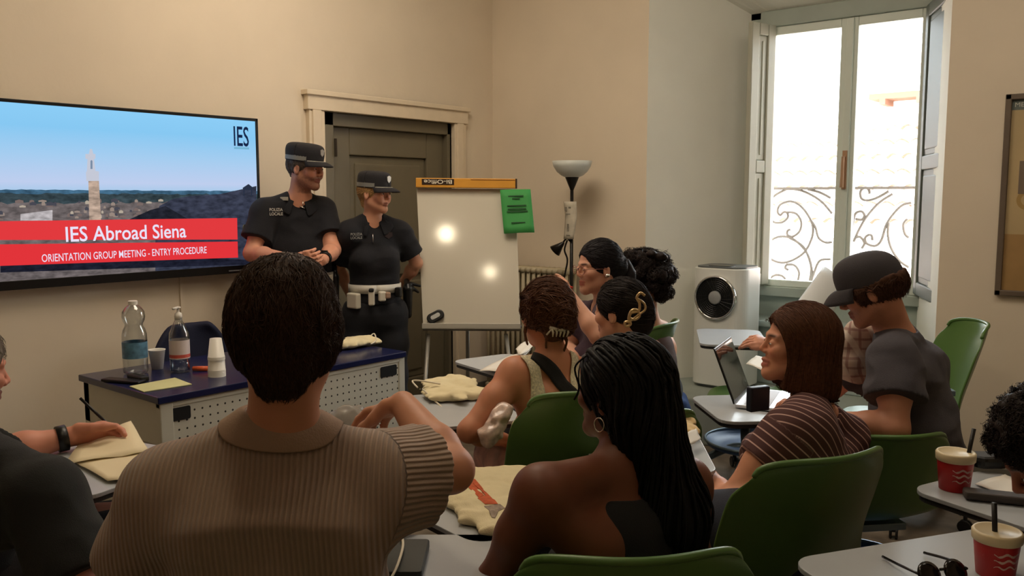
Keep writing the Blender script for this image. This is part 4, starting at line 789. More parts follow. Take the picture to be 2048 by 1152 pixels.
def hand(F, w, d, pn, ts, curl=(.5,.6,.7,.8), S=1.0, thumb=(.6,.6,.4), spread=0.0):
    d = nz(d); pn = Vector(pn); pn = (pn - d*pn.dot(d)).normalized(); sd = d.cross(pn).normalized()*ts; w = Vector(w)
    F.fcap(w+d*.005*S, w+d*.082*S, .027*S, .017*S, .037*S, .0125*S, sd, .012)
    for i, (L, c) in enumerate(zip((.072, .080, .074, .058), curl)):
        b = w + d*(.082 - .004*abs(i-1.2))*S + sd*(.029-i*.0195)*S; dd = (d + sd*(.5-i*.33)*spread).normalized(); pts = [b - dd*.012*S]; pts.append(b); a = 0
        for fr, ang in ((.45, c*.8), (.30, c*1.1), (.25, c*.7)):
            a += ang; pts.append(pts[-1] + (dd*math.cos(a) + pn*math.sin(a))*L*fr*S)
        F.chain(pts, [r*S for r in (.0095, .0095, .0085, .0078, .0066)], .003)
    tb = w + d*.022*S + sd*.024*S; td = (d*thumb[0] + sd*thumb[1] + pn*thumb[2]).normalized(); t2 = (td + d*.5*thumb[0]).normalized()
    F.chain([tb, tb+td*.036*S, tb+td*.036*S+t2*.030*S, tb+td*.036*S+t2*.030*S+(t2+d*.2).normalized()*.022*S], [r*S for r in (.015, .0115, .0100, .0080)], .008)
class Person:
    """a body frame from which body and clothing surfaces are grown"""
    def __init__(s, label, N, face, P=None, S=1.0, fem=False, head=None, arms=None, sit=True, legs=None, floor=0.0, group=None):
        s.N = Vector(N); s.face = face; s.S = S; s.fem = fem; s.H = head; f = dirf(face)
        s.P = Vector(P) if P is not None else (Vector((s.N.x, s.N.y, .57)) - f*.03 if sit else Vector((s.N.x, s.N.y, s.N.z-.53*S)))
        s.u = (s.N-s.P).normalized(); s.f = (f - s.u*f.dot(s.u)).normalized(); s.s = s.f.cross(s.u).normalized()
        s.sh = {q: s.N - s.u*.06*S + s.s*q*(.165 if fem else .182)*S for q in (-1, 1)}
        s.arms = arms or {}
        for q in (-1, 1):
            a = s.arms.get(q) or {}
            if 'shoulder' in a: s.sh[q] = Vector(a['shoulder'])
            e = Vector(a['elbow']) if 'elbow' in a else s.sh[q] - s.u*.27*S + s.s*q*.05 + s.f*.06
            w = Vector(a['wrist']) if 'wrist' in a else e + s.f*.23*S - s.s*q*.05 - s.u*.02
            s.arms[q] = dict(a, elbow=e, wrist=w)
        s.floor = floor; s.hip = {q: s.P + s.s*q*.085*S for q in (-1, 1)}; g = Vector((f.x, f.y, 0)).normalized(); sg = g.cross(UP)
        if legs: s.legs = legs
        elif sit: s.legs = {q: (s.P + g*.43*S + sg*q*(.10 if not fem else .075) + UP*(-.04), s.P + g*(.46)*S + sg*q*.11 + UP*(.09+floor-s.P.z)) for q in (-1, 1)}
        else: s.legs = {q: (Vector((s.P.x, s.P.y, .50*S)) + sg*q*.10 + g*.02, Vector((s.P.x, s.P.y, .09)) + sg*q*.12 - g*.01) for q in (-1, 1)}
        s.g = g
        s.root = root('person', (s.P.x, s.P.y, floor), label, 'person', group)
    def torso(s, F, e=0.0, k=.06, belly=0.0, traps=True):
        S = s.S; N, P, u, f = s.N, s.P, s.u, s.f; fm = s.fem; W = (.122 if fm else .142)*S
        F.fcap(N-u*.115*S-f*.012, N-u*.27*S+f*.008, W+e, .088*S+e, W*.96+e, .098*S+e, s.s, k)
        F.fcap(N-u*.27*S+f*.008, P+u*.13*S+f*belly*.3, W*.94+e, .096*S+e, (.108 if fm else .130)*S+belly*.3+e, .086*S+e+belly*.5, s.s, k)
        F.fcap(P+u*.13*S, P, (.108 if fm else .128)*S+e, .088*S+e+belly*.4, (.160 if fm else .150)*S+e, .112*S+e, s.s, k)
        if fm:
            for q in (-1, 1): F.sph(N-u*.21*S+f*.075*S+s.s*q*.068*S, .052*S+e, .04)
        if traps:
            for q in (-1, 1):
                F.cap(N+u*.005*S+s.s*q*.02*S, s.sh[q]+u*.004, .044*S+e*.8, .050*S+e*.8, .045)
                F.cap(N-u*.13*S+s.s*q*.09*S-f*.035, s.sh[q]-u*.03, .055*S+e, .045*S+e, .05)
    def arm(s, F, q, e=0.0, t=1.0, k=.035, thick=1.0, flare=0.0, fore=True):
        a = s.arms[q]; S = s.S*(.88 if s.fem else 1.0)*thick; sh, el, wr = s.sh[q], a['elbow'], a['wrist']
        if t < 1: F.ccap(sh, sh.lerp(el, t), .052*S+e, (.052-.008*t)*S+e+flare, k); return
        m = sh.lerp(el, .45)
        F.chain([sh, m, el], [.053*S+e, .047*S+e, .038*S+e], k)
        if fore:
            m2 = el.lerp(wr, .3); F.chain([el, m2, wr], [.038*S+e, .041*S+e, .026*S+e], .025)
    def build_body(s, mat_, tint, h=.006, hands=True, **hk):
        F = SDF(); S = s.S; s.torso(F, 0.0)
        for q in (-1, 1):
            s.arm(F, q); a = s.arms[q]; hd = a.get('hand')
            if hd is None: hd = dict(d=(a['wrist']-a['elbow']), pn=-s.u, ts=None, curl=(.5,.55,.6,.65))
            ts = hd.get('ts'); d = nz(hd['d']); pn = nz(hd['pn'])
            if ts is None:
                sd = d.cross(pn); ts = 1 if sd.dot(-s.s*q) > 0 else -1
            hand(F, a['wrist'], d, pn, ts, hd.get('curl', (.5,.55,.6,.65)), S*(.92 if s.fem else 1.0)*hd.get('S', 1), hd.get('thumb', (.6,.6,.4)), hd.get('spread', 0))
            kn, an = s.legs[q]; F.chain([s.hip[q], s.hip[q].lerp(kn, .5), kn, kn.lerp(an, .35), an], [.088*S, .075*S, .054*S, .052*S, .034*S], .04)
        if s.H is not None:
            H = s.H; F.fcap(s.N-s.u*.03, H.p(0, -.022, -.045), .058*S*(.86 if s.fem else 1), .056*S*(.86 if s.fem else 1), .052*S*(.88 if s.fem else 1), .054*S*(.88 if s.fem else 1), s.s, .035)
            head_sdf(F, H, **dict(dict(soft=1.0 if s.fem else 0.0, fat=.95 if s.fem else 1.0), **hk))
        s.F = F; s.body = sdf_obj(F, h, 'body', mat_, s.root, tint); return s.body
    def shirt(s, m, extra=None, cutsh=0.0, h=.006, e=.013, sleeve=.6, flare=.012, neck=.062, vneck=0.0, hem=-.06, wr=.004, name='shirt', disp=None, tint=None, belly=0.0, straps=False, nofs=1.0, hollow=True, tk=1.0, nup=.022):
        F = SDF(); S = s.S; s.torso(F, e, belly=belly, traps=bool(sleeve))
        if extra: extra(F)
        if sleeve:
            for q in (-1, 1):
                s.arm(F, q, e+.004, sleeve if sleeve < 1 else .999, flare=flare)
                if sleeve >= 1:
                    a = s.arms[q]; F.chain([a['elbow'], a['elbow'].lerp(a['wrist'], .9)], [.045*S+e, .034*S+e], .03)
        nd = (s.H.p(0, -.022, -.06)-s.N).normalized() if s.H else s.u
        F.cap(s.N+nd*.00+s.u*nup, s.N+nd*.16, neck*S, neck*S*1.1, .008, '-')
        if vneck: F.cap(s.N+s.f*.075+s.u*.03, s.N+s.f*.125-s.u*vneck, .05, .012, .01, '-')
        F.plane(s.P+s.u*hem, -s.u if True else s.u, .006)
        if False:
            for q in (-1, 1):
                a = s.arms[q]; d = (a['elbow']-s.sh[q]).normalized(); e0 = s.sh[q].lerp(a['elbow'], sleeve)
                rr = ((.052-.008*sleeve)*s.S*(.88 if s.fem else 1))+e+flare
                F.cap(e0-d*.02, e0+d*.12, rr*.93, rr*1.1, .004, '-')
        if cutsh:
            for q in (-1, 1): F.sph(s.sh[q]+s.u*.01, cutsh, .01, '-')
        if disp: F.disp = disp
        elif wr:
            def dp(P):
                n1 = vnoise(P*A((9, 9, 14)), 11); n2 = vnoise(P*A((22, 22, 30)), 12); return wr*(np.abs(n1)*1.6-.5) + wr*.35*n2
            F.disp = dp
        F.slack = .004; s.shirtF = F
        return sdf_obj(F, h, name, m, s.root, tint)
    def trousers(s, m, h=.008, e=.014, length=1.0, name='trousers', wr=.004):
        F = SDF(); S = s.S; P, u = s.P, s.u
        F.fcap(P+u*.10, P, (.112 if s.fem else .130)*S+e*.8, .090*S+e*.8, (.160 if s.fem else .150)*S+e, .114*S+e, s.s, .05)
        for q in (-1, 1):
            kn, an = s.legs[q]
            if length >= 1: F.chain([s.hip[q], s.hip[q].lerp(kn, .5), kn, kn.lerp(an, .35), an], [.090*S+e, .079*S+e, .060*S+e, .058*S+e, .048*S+e], .04)
            else: F.chain([s.hip[q], s.hip[q].lerp(kn, length)], [.092*S+e, .075*S+e+.01], .04)
        F.plane(P+u*.07, u, .005)
        F.disp = lambda P_: wr*(np.abs(vnoise(P_*12, 21))*1.6-.5)
        F.slack = .004; return sdf_obj(F, h, name, m, s.root)
    def shoes(s, m, h=.008):
        for q in (-1, 1):
            kn, an = s.legs[q]; F = SDF(); an = Vector((an.x, an.y, s.floor+.07)); F.fcap(an - s.g*.02 - UP*.025, an + s.g*.15 - UP*.035, .042, .04, .045, .03, s.g.cross(UP), .02)
            F.cap(an, an-UP*.02, .045, .045, .02); F.plane(Vector((0,0,s.floor+.004)), (0,0,-1), .003); sdf_obj(F, h, 'shoe', m, s.root)
    def collar(s, m, r=.066, hgt=.035, wid=.05, e=.0, open_=40, name='collar', drop=.012, sub=2, lift=0.0):
        """a fold-over polo collar: a band rising round the neck and a leaf falling outward"""
        nd = (s.H.p(0, -.022, -.06)-s.N).normalized() if s.H else s.u
        nd = (nd*.5+s.u*.5).normalized(); f = (s.f - nd*s.f.dot(nd)).normalized(); sd = f.cross(nd); rows = []; n = 30
        for i in range(n+1):
            th = math.radians(open_) + (2*math.pi-2*math.radians(open_))*i/n; t = abs(i/n-.5)*2; v = f*math.cos(th)+sd*math.sin(th); c = s.N + nd*lift + f*.004
            lo = -.028*t**2   # collar dips to the front
            row = []
            for (rr, zz) in ((r*.98, -.012), (r*.94, .012), (r*.92, hgt), (r*.97, hgt+.005), (r*1.06, hgt-.004), (r*1.06+wid*.35, hgt-wid*.45-drop*.3), (r*1.06+wid*(.62+.25*t**3), hgt-wid*.85-drop-.015*t**3)):
                row.append(c + v*(rr+e) + nd*(zz+lo))
            rows.append(row)
        F = s.shirtF; arr = np.array([[tuple(q) for q in row] for row in rows], np.float32); k0, k1 = arr.shape[:2]; P = arr[:,4:].reshape(-1, 3); want = np.tile(np.array([.004,.005,.006], np.float32), k0)
        for _ in range(5): d = F.ev(P); P = (P + F.grad(P)*np.clip(want-d, 0, .03)[:,None]).astype(np.float32)
        for _ in range(3): P[2::3] = (P[2::3] - F.grad(P[2::3])*np.clip(F.ev(P[2::3])-.007, 0, .02)[:,None]).astype(np.float32)
        arr[:,4:] = P.reshape(k0, 3, 3); rows = [[Vector(map(float, q)) for q in row] for row in arr]
        mb = MB(); mb.grid(rows); return mb.build(name, m, s.root, solid=.003, sub=1, smooth=True)
    def watch(s, q, m, t=.93, r=.031, w=.022, name='wristwatch', face=True):
        a = s.arms[q]; c = a['elbow'].lerp(a['wrist'], t); d = (a['wrist']-a['elbow']).normalized(); mb = MB()
        mb.lathe(c-d*w/2, [(r, 0), (r+.003, .001), (r+.003, w-.001), (r, w)], 24, d, cap=False)
        o = mb.build(name, m, s.root, smooth=True, solid=.002)
        if face: x = d.orthogonal().normalized(); mf = MB(); mf.lathe(c+UP*(r+.001), [(.019, 0), (.019, .007), (.015, .009)], 20, (0,0,1)); mf.build('watch_face', mat('watch_black', (18,18,20), rough=.2), s.root)
        return o
def glasses(H, par, m, lens=None):
    mb = MB()
    for q in (-1, 1):
        mb.tube([H.p(q*.034+.024*math.cos(a), .103-abs(q*.034+.024*math.cos(a))*.12, .004+.019*math.sin(a)) for a in [2*math.pi*i/24 for i in range(24)]], .0014*H.S, 6, closed=True)
        mb.tube([H.p(q*.058, .096, .010), H.p(q*.074, .07, .010), H.p(q*.079, .0, .006), H.p(q*.077, -.012, -.006)], .0013*H.S, 6)
    mb.tube([H.p(-.010, .103, .006), H.p(0, .105, .010), H.p(.010, .103, .006)], .0013*H.S, 6)
    return mb.build('glasses', m, par, smooth=True)
def cap_hat(H, m, par, peak=.075, tall=.085, band=None, droop=.025, flare=1.0, pk_m=None, badge=None, base=.035, rx=.083, ry=.103, tilt=.0, name='cap', rim=None, ball=False):
    def zl(y, z): return z + tilt*y   # brim plane tilts
    rows = []; n = 40
    prof = [(1.0, 0), (1.0, .2), (.985, .40), (.93, .60), (.82, .77), (.64, .90), (.4, .975), (.2, 1.0), (.02, 1.01)] if ball else [(1.0, 0), (1.0, .2), (.995*flare, .45), (.985*flare, .68), (.93*flare, .85), (.80*flare, .95), (.5*flare, 1.0), (.2, 1.01), (.02, 1.01)]
    for rr, t in prof:
        rows.append([H.p(rx*rr*math.cos(a), -.010+ry*rr*math.sin(a), zl(-.01+ry*rr*math.sin(a), base+tall*t)) for a in [2*math.pi*i/n for i in range(n+1)]])
    mb = MB(); mb.grid(rows); o = mb.build(name, m, par, smooth=True, solid=.003, sub=1)
    pk = []; nn = 16
    for j in range(7):
        t = j/6; row = []
        for i in range(nn+1):
            a = math.radians(90-62+124*i/nn); ex = math.cos(math.radians(-62+124*i/nn)*1.30)**.7 if abs(-62+124*i/nn)*1.3 < 89.9 else 0
            x = rx*math.cos(a); y = -.010+ry*math.sin(a); ee = peak*max(ex, 0)*t
            row.append(H.p(x*(1+.10*t), y+ee, zl(y, base+.004) - droop*t*t*(.4+.6*(1)) - .016*(x/rx)**2*t + .004))
        pk.append(row)
    mp = MB(); mp.grid(pk); p = mp.build('peak', pk_m or m, o, smooth=True, solid=.004)
    if rim:
        mr = MB(); mr.tube(pk[1][1:-1], .0035, 6); mr.build('peak_piping', rim, o, smooth=True)
    if band:
        mb2 = MB(); R = []
        for z in (.006, .012, .024, .030):
            R.append([H.p((rx+.0025)*math.cos(a), -.010+(ry+.0025)*math.sin(a), zl(-.01+ry*math.sin(a), base+z)) for a in [math.radians(145+250*i/30) for i in range(31)]])
        mb2.grid(R); mb2.build('reflective_band', band, o, smooth=True)
    if badge:
        mb3 = MB(); c = H.p(0, -.010+ry+.001, zl(ry, base+tall*.55)); mb3.prism([c + H.s*x + H.u*z for x, z in ((-.017,.016),(0,.022),(.017,.016),(.014,-.006),(0,-.018),(-.014,-.006))], H.f*.004); mb3.build('badge', badge, o)
    return o
def rand_on(F, H, n, cond, R=.13, seed=1):
    """points on surface F near the head where cond(x, y, z) holds"""
    rr = np.random.default_rng(seed); out = []; tot = 0
    while tot < n:
        q = rr.normal(0, 1, (4*n, 3)); q /= np.linalg.norm(q, axis=1, keepdims=True); P = (np.array(H.c) + q*R*H.S).astype(np.float32)
        for _ in range(5): g = F.grad(P); P = (P - g*F.ev(P)[:,None]).astype(np.float32)
        x, y, z = H.loc(P); m = cond(x, y, z) & (np.abs(F.ev(P)) < .004); out.append(P[m]); tot += m.sum()
        if m.sum() == 0: break
    return np.concatenate(out)[:n]
# ------------------------------------------------------------------ people: helpers for hair and straps
SKIN = mat('skin', (200,150,120), rough=.5, attr=True, spec=.4, sss=.06)
def fab(name, rgb, bump=.25, bs=380, noise=.05, rough=.85, **k): return mat(name, rgb, rough=rough, bump=bump, bscale=bs, noise=noise, nscale=12, sheen=.04, **k)
def hmat(name, rgb, rough=.42): return mat(name, rgb, rough=max(rough, .45)+.12, noise=.28, nscale=120, spec=.22)
def band(F, p0, p1, w, m, par, name, n=14, lift=.004, mid=None, label=None, axis=None):
    P = [Vector(p0).lerp(Vector(p1), i/n) for i in range(n+1)] if mid is None else catmull([p0, mid, p1], n//2)
    P = np.array([tuple(p) for p in P], np.float32)
    for _ in range(6): g = F.grad(P); P = (P - g*(F.ev(P))[:,None]*.8).astype(np.float32)
    t = np.gradient(P, axis=0); t /= np.linalg.norm(t, axis=1, keepdims=True); g = F.grad(P); s_ = np.cross(t, g); s_ /= np.linalg.norm(s_, axis=1, keepdims=True); rows = []
    for k in range(5):
        R = (P + s_*w*(k/4-.5)).astype(np.float32)
        for _ in range(5): gg = F.grad(R); R = (R - gg*(F.ev(R)-lift)[:,None]*.8).astype(np.float32)
        rows.append([Vector(map(float, p)) for p in R])
    mb = MB(); mb.grid(rows); return mb.build(name, m, par, smooth=True, solid=.003, label=label)
def hair_short(P_, m, vol=.012, nape=-.055, front=.075, sides=.03, seed=1, n=2200, top=.0, h=.004, length=7, wob=.3, lift=.006, tuft=1.0, brow=.055, amp=.004, ztop=None):
    H = P_.H; F = SDF(); v = vol
    H.ell(F, (0, -.014, .042+top*.5), (.076+v, .096+v, .088+v+top), .02)
    H.cap(F, (0, -.070, .0), (0, -.062, nape+.02), .036+v*.4, .030+v*.3, .03)
    for q in (-1, 1): H.cap(F, (q*.062, -.02, .02), (q*.060, -.025, -.012), .016+v*.4, .012+v*.3, .02)
    H.ell(F, (0, .105, brow-.105), (.095, .075, .105), .008, '-')     # open the face
    for q in (-1, 1): H.ell(F, (q*.088, .004, -.018), (.020, .026, .036), .006, '-')
    F.plane(H.p(0, -.06, nape), -H.u + H.f*.15, .006)
    if ztop is not None: F.plane(H.p(0, 0, ztop), H.u, .01)
    def dp(P):
        x, y, z = H.loc(P); Q = np.stack([x*90, y*90, z*26], 1); return amp*(np.abs(vnoise(Q, seed))*1.5-.6) + .0025*vnoise(P*28, seed+2)
    F.disp = dp; F.slack = .006
    def flow(P, k):
        x, y, z = H.loc(P); d = np.stack([x*6, np.where(y > .0, .8, -.5)*np.clip(z*12, 0, 1)+(y+.06)*.5, -.55-.9*np.clip(.06-z, 0, .2)*6], 1); return d[:,:1]*A(H.s)+d[:,1:2]*A(H.f)+d[:,2:3]*A(H.u)
    pts = rand_on(F, H, n, lambda x, y, z: (z > nape+.03) & ~((y > .055) & (z < brow)) & (z < (9 if ztop is None else ztop-.012)), seed=seed)
    ex = strands(F, pts, flow, length, .0055, .0011*tuft, lift=lift, wob=wob, seed=seed)
    return sdf_obj(F, h, 'hair', m, P_.root, extra=ex)
def printfn(*a): pass
people = {}
def plaid_mat():
    m = mat('plaid_pink_beige', (206,186,170), rough=.85); nt = m.node_tree; b = nt.nodes['Principled BSDF']; tc = nt.nodes.new('ShaderNodeTexCoord'); prev = (*lin((206,186,170)), 1); out = None
    for i, (d, c) in enumerate((('X', (150,104,98)), ('Z', (150,110,104)), ('DIAGONAL', (232,222,206)))):
        w = nt.nodes.new('ShaderNodeTexWave'); w.bands_direction = d; w.inputs['Scale'].default_value = 9 if i < 2 else 5; w.inputs['Distortion'].default_value = 1.5; nt.links.new(tc.outputs['Object'], w.inputs['Vector'])
        r = nt.nodes.new('ShaderNodeMapRange'); r.inputs['From Min'].default_value = .78; r.inputs['From Max'].default_value = .9; r.inputs['To Max'].default_value = .7; nt.links.new(w.outputs['Fac'], r.inputs['Value'])
        x = nt.nodes.new('ShaderNodeMix'); x.data_type = 'RGBA'; nt.links.new(r.outputs[0], x.inputs['Factor']); x.inputs['B'].default_value = (*lin(c), 1)
        if out is None: x.inputs['A'].default_value = prev
        else: nt.links.new(out, x.inputs['A'])
        out = x.outputs['Result']
    nt.links.new(out, b.inputs['Base Color']); return m
# ================================================================ 1 man in ribbed beige shirt, seen from behind
H = Head(pt(574, 690, 1.46), -4, 6, 0, 1.0)
p = Person('man seen from behind in a ribbed tan short-sleeved knit shirt, nearest the camera', pt(560, 888, 1.50), -3, S=1.09, head=H,
    arms={-1: dict(shoulder=pt(338, 978, 1.50), elbow=pt(262, 1225, 1.62), wrist=pt(380, 1330, 1.9)),
           1: dict(shoulder=pt(748, 950, 1.53), elbow=pt(902, 940, 1.68), wrist=pt(806, 808, 1.86), hand=dict(d=pt(728, 835, 1.95)-pt(806, 808, 1.86), pn=(-UP-.3*FW), curl=(.35,.45,.5,.6), thumb=(.7,.3,.5)))})
p.P = Vector((p.N.x, p.N.y, .57)) + FW*(.02); p.hip = {q: p.P + p.s*q*.09 for q in (-1, 1)}
sk = face_tint(H, (196,138,108)); p.build_body(SKIN, sk, h=.005)
KN = bpy.data.materials.new('ribbed_knit_tan'); KN.use_nodes = True; MATS['ribbed_knit_tan'] = KN; nt = KN.node_tree; b = nt.nodes['Principled BSDF']; b.inputs['Base Color'].default_value = (*lin((160,136,118)), 1); b.inputs['Roughness'].default_value = .85; b.inputs['Sheen Weight'].default_value = .2
nzt = nt.nodes.new('ShaderNodeTexNoise'); nzt.inputs['Scale'].default_value = 300; bp = nt.nodes.new('ShaderNodeBump'); bp.inputs['Strength'].default_value = .25; bp.inputs['Distance'].default_value = .004; nt.links.new(nzt.outputs['Fac'], bp.inputs['Height']); nt.links.new(bp.outputs[0], b.inputs['Normal'])
def rib(P):
    # vertical knit ribs on the body, ribs that run round the raised sleeve, plus soft drape folds
    x = (P-A(p.N))@A(p.s); z = (P-A(p.N))@A(p.u); y = (P-A(p.N))@A(p.f)
    sh = A(p.sh[1]); ax = A(nz(p.arms[1]['elbow']-p.sh[1])); q = P-sh; al = q@ax; on = np.clip((al+.005)/.03, 0, 1)*(x > .13)
    per = q - al[:,None]*ax; up_ = A(nz(UP - Vector(ax)*UP.dot(Vector(ax)))); sd_ = np.cross(ax, up_); ang = np.arctan2(per@sd_, per@up_)
    xx = x + .006*vnoise(P*4, 2); r1 = 0*x; r2 = np.abs(np.sin(ang*6.5+.8*vnoise(P*7, 4)+al*4))**.7*.0040
    fold = .006*np.abs(np.sin((z*28 + np.abs(x)*9 + 2.0*vnoise(P*5, 6))))*np.clip((.22-np.abs(z+.22))/.15, 0, 1)*(1-on)
    sag = -.010*np.exp(-((z+.10+.9*x*x)/.018)**2)*np.exp(-(x/.14)**4)*(y < 0)
    rib.coord = lambda: 0
    return -(r1*(1-on) + r2*on*.7) + .004 - fold*.55 + .006*vnoise(P*A((7,7,9)), 8) + sag*.8
p.shirt(KN, h=.0032, e=.020, sleeve=.56, flare=.020, neck=.056, nup=.105, hem=-.10, disp=rib, extra=lambda F: F.fcap(p.N-p.u*.09, p.N+p.u*.012, .090, .086, .076, .078, p.s, .04).ccap(p.sh[1]-p.u*.040, p.sh[1].lerp(p.arms[1]['elbow'], .52)-p.u*.045, .070, .058, .05))
def rib_attr(o):
    me = o.data; co = np.zeros(len(me.vertices)*3, np.float32); me.vertices.foreach_get('co', co); P = co.reshape(-1, 3) + A(org(p.root)); x = (P-A(p.N))@A(p.s)
    sh = A(p.sh[1]); ax = A(nz(p.arms[1]['elbow']-p.sh[1])); q = P-sh; al = q@ax; up_ = A(nz(UP - Vector(ax)*UP.dot(Vector(ax)))); sd_ = np.cross(ax, up_); per = q-al[:,None]*ax; ang = np.arctan2(per@sd_, per@up_)
    sl = (al > .0) & (x > .16); a_ = me.attributes.new('ribu', 'FLOAT', 'POINT'); a_.data.foreach_set('value', np.where(sl, ang*.075, x + .004*vnoise(P*5, 2)).astype(np.float32))
rib_attr(bpy.data.objects[[o.name for o in p.root.children if o.name.startswith('shirt')][0]])
at = nt.nodes.new('ShaderNodeAttribute'); at.attribute_name = 'ribu'; mu = nt.nodes.new('ShaderNodeMath'); mu.operation = 'MULTIPLY'; mu.inputs[1].default_value = 2*math.pi/.0088; si = nt.nodes.new('ShaderNodeMath'); si.operation = 'SINE'; nt.links.new(at.outputs['Fac'], mu.inputs[0]); nt.links.new(mu.outputs[0], si.inputs[0])
b2 = nt.nodes.new('ShaderNodeBump'); b2.inputs['Strength'].default_value = .9; b2.inputs['Distance'].default_value = .0016; nt.links.new(si.outputs[0], b2.inputs['Height']); nt.links.new(bp.outputs[0], b2.inputs['Normal']); nt.links.new(b2.outputs[0], b.inputs['Normal'])
mr = nt.nodes.new('ShaderNodeMapRange'); mr.inputs['From Min'].default_value = -1; mr.inputs['To Min'].default_value = .84; mr.inputs['To Max'].default_value = 1.08; nt.links.new(si.outputs[0], mr.inputs['Value']); mx = nt.nodes.new('ShaderNodeMix'); mx.data_type = 'RGBA'; mx.blend_type = 'MULTIPLY'; mx.inputs['Factor'].default_value = 1; mx.inputs['A'].default_value = (*lin((160,136,118)), 1); nt.links.new(mr.outputs[0], mx.inputs['B']); nt.links.new(mx.outputs['Result'], b.inputs['Base Color'])
nk = p.collar(mat('collar_tan', (158,132,112), rough=.85, bump=.2, bscale=300), r=.062, hgt=.040, wid=.040, e=.004, open_=28, lift=.028)
p.trousers(fab('trousers_dark', (44,42,44))); p.shoes(mat('shoe_dark', (40,36,34), rough=.6))
hair_short(p, hmat('hair_dark_brown', (62,42,30)), vol=.014, nape=-.066, top=.010, n=9000, seed=4, length=9, lift=.005, wob=.35, h=.0035, tuft=.75, amp=.003)
people['tan'] = p
# ================================================================ 2 man at the left edge in black
H = Head(pt(-78, 748, 2.15), 38, -8, 0, 1.02)
p = Person('man in black at the left edge writing on paper with a black wristband', pt(-60, 905, 2.2), 48, S=1.1, head=H,
    arms={1: dict(shoulder=pt(92, 992, 2.02), elbow=pt(150, 1160, 1.98), wrist=pt(270, 1120, 2.2)),
          -1: dict(shoulder=pt(-55, 950, 2.42), elbow=pt(10, 905, 2.52), wrist=pt(136, 874, 2.62), hand=dict(d=pt(250, 862, 2.72)-pt(136, 874, 2.62), pn=(-FW-.35*UP), ts=-1, curl=(.55,.75,.85,.95), thumb=(.75,.35,.5), S=1.1))})
p.build_body(SKIN, face_tint(H, (206,140,116), beard=(150,140,130), bamt=.85), h=.0045)
p.shirt(fab('shirt_black', (24,25,25), noise=.1), h=.007, e=.026, sleeve=.97, flare=.02, hem=-.08, wr=.006)
p.collar(fab('shirt_black', (24,25,25)), r=.068, hgt=.030, wid=.05, open_=40)
p.trousers(fab('trousers_dark', (44,42,44))); p.shoes(mat('shoe_dark', (40,36,34)))
p.watch(-1, BLK, t=.90, r=.036, w=.028, name='wristband', face=False)
hair_short(p, hmat('hair_grey', (120,110,100)), vol=.008, nape=-.05, n=500, seed=8, h=.005)
pn_ = MB(); a = pt(160, 796, 2.70); b = pt(205, 838, 2.72); pn_.tube([a, a.lerp(b, .9), b+(b-a).normalized()*.05], [.0045,.0045,.002], 10); tag(pn_.build('pen', BLK, None, smooth=True), 'black pen held in the hand of the man at the left edge', 'pen')
people['left'] = p
# ================================================================ 3 woman with long braids
H = Head(pt(1240, 790, 1.88), -52, 2, 0, .96)
p = Person('woman with long black braids, hoop earring and black tank top, seen from behind', pt(1232, 948, 1.84), -32, S=1.02, fem=True, head=H,
    arms={-1: dict(shoulder=pt(1082, 985, 1.74), elbow=pt(985, 1165, 1.80), wrist=pt(930, 1240, 2.0)), 1: dict(shoulder=pt(1372, 965, 1.98), elbow=pt(1392, 1110, 2.10), wrist=pt(1330, 1100, 2.35))})
p.build_body(SKIN, face_tint(H, (112,66,46), lip=(110,56,48), ruddy=.03), h=.005)
eyes(H, p.root, (40,24,16))
TK = fab('tank_black', (16,16,18)); p.shirt(TK, h=.005, e=.009, sleeve=0, cutsh=.115, neck=.088, hem=-.06, wr=.002, name='tank_top')
p.trousers(fab('trousers_black', (24,24,28))); p.shoes(mat('shoe_dark', (40,36,34)))
HB = hmat('hair_black', (14,12,12), .32); F = SDF(); H.ell(F, (0, -.016, .040), (.092, .110, .100), .02); H.ell(F, (0, -.052, -.03), (.084, .070, .085), .03); H.cap(F, (0, -.08, -.05), (.03, -.115, -.26), .062, .085, .05); H.cap(F, (.03, -.115, -.26), (.075, -.12, -.46), .085, .055, .05)
H.ell(F, (0, .112, -.052), (.092, .085, .110), .008, '-'); H.ell(F, (-.090, .010, -.03), (.024, .030, .040), .006, '-'); F.slack = .006
F.disp = lambda P: .005*(np.abs(vnoise(P*A((45, 45, 14)), 31))*1.5-.5)
rr = np.random.default_rng(5); pts = rand_on(F, H, 330, lambda x, y, z: (z > -.03) & ~((y > .05) & (z < .07)), seed=5)
def flow(P, k):
    x, y, z = H.loc(P); d = np.stack([x*5+np.clip(-z,0,1)*.35, -1.1*np.clip(z*9, 0, 1)-.15*(y > -.02), -.5-1.2*np.clip(.07-z, 0, .1)*10], 1); return d[:,:1]*A(H.s)+d[:,1:2]*A(H.f)+d[:,2:3]*A(H.u)
ex = strands(F, pts, flow, 34, .0135, .0055, lift=.007, wob=.16, wf=9, seed=5, taper=True, jit=.07)
hr = sdf_obj(F, .004, 'hair', HB, p.root, extra=ex)
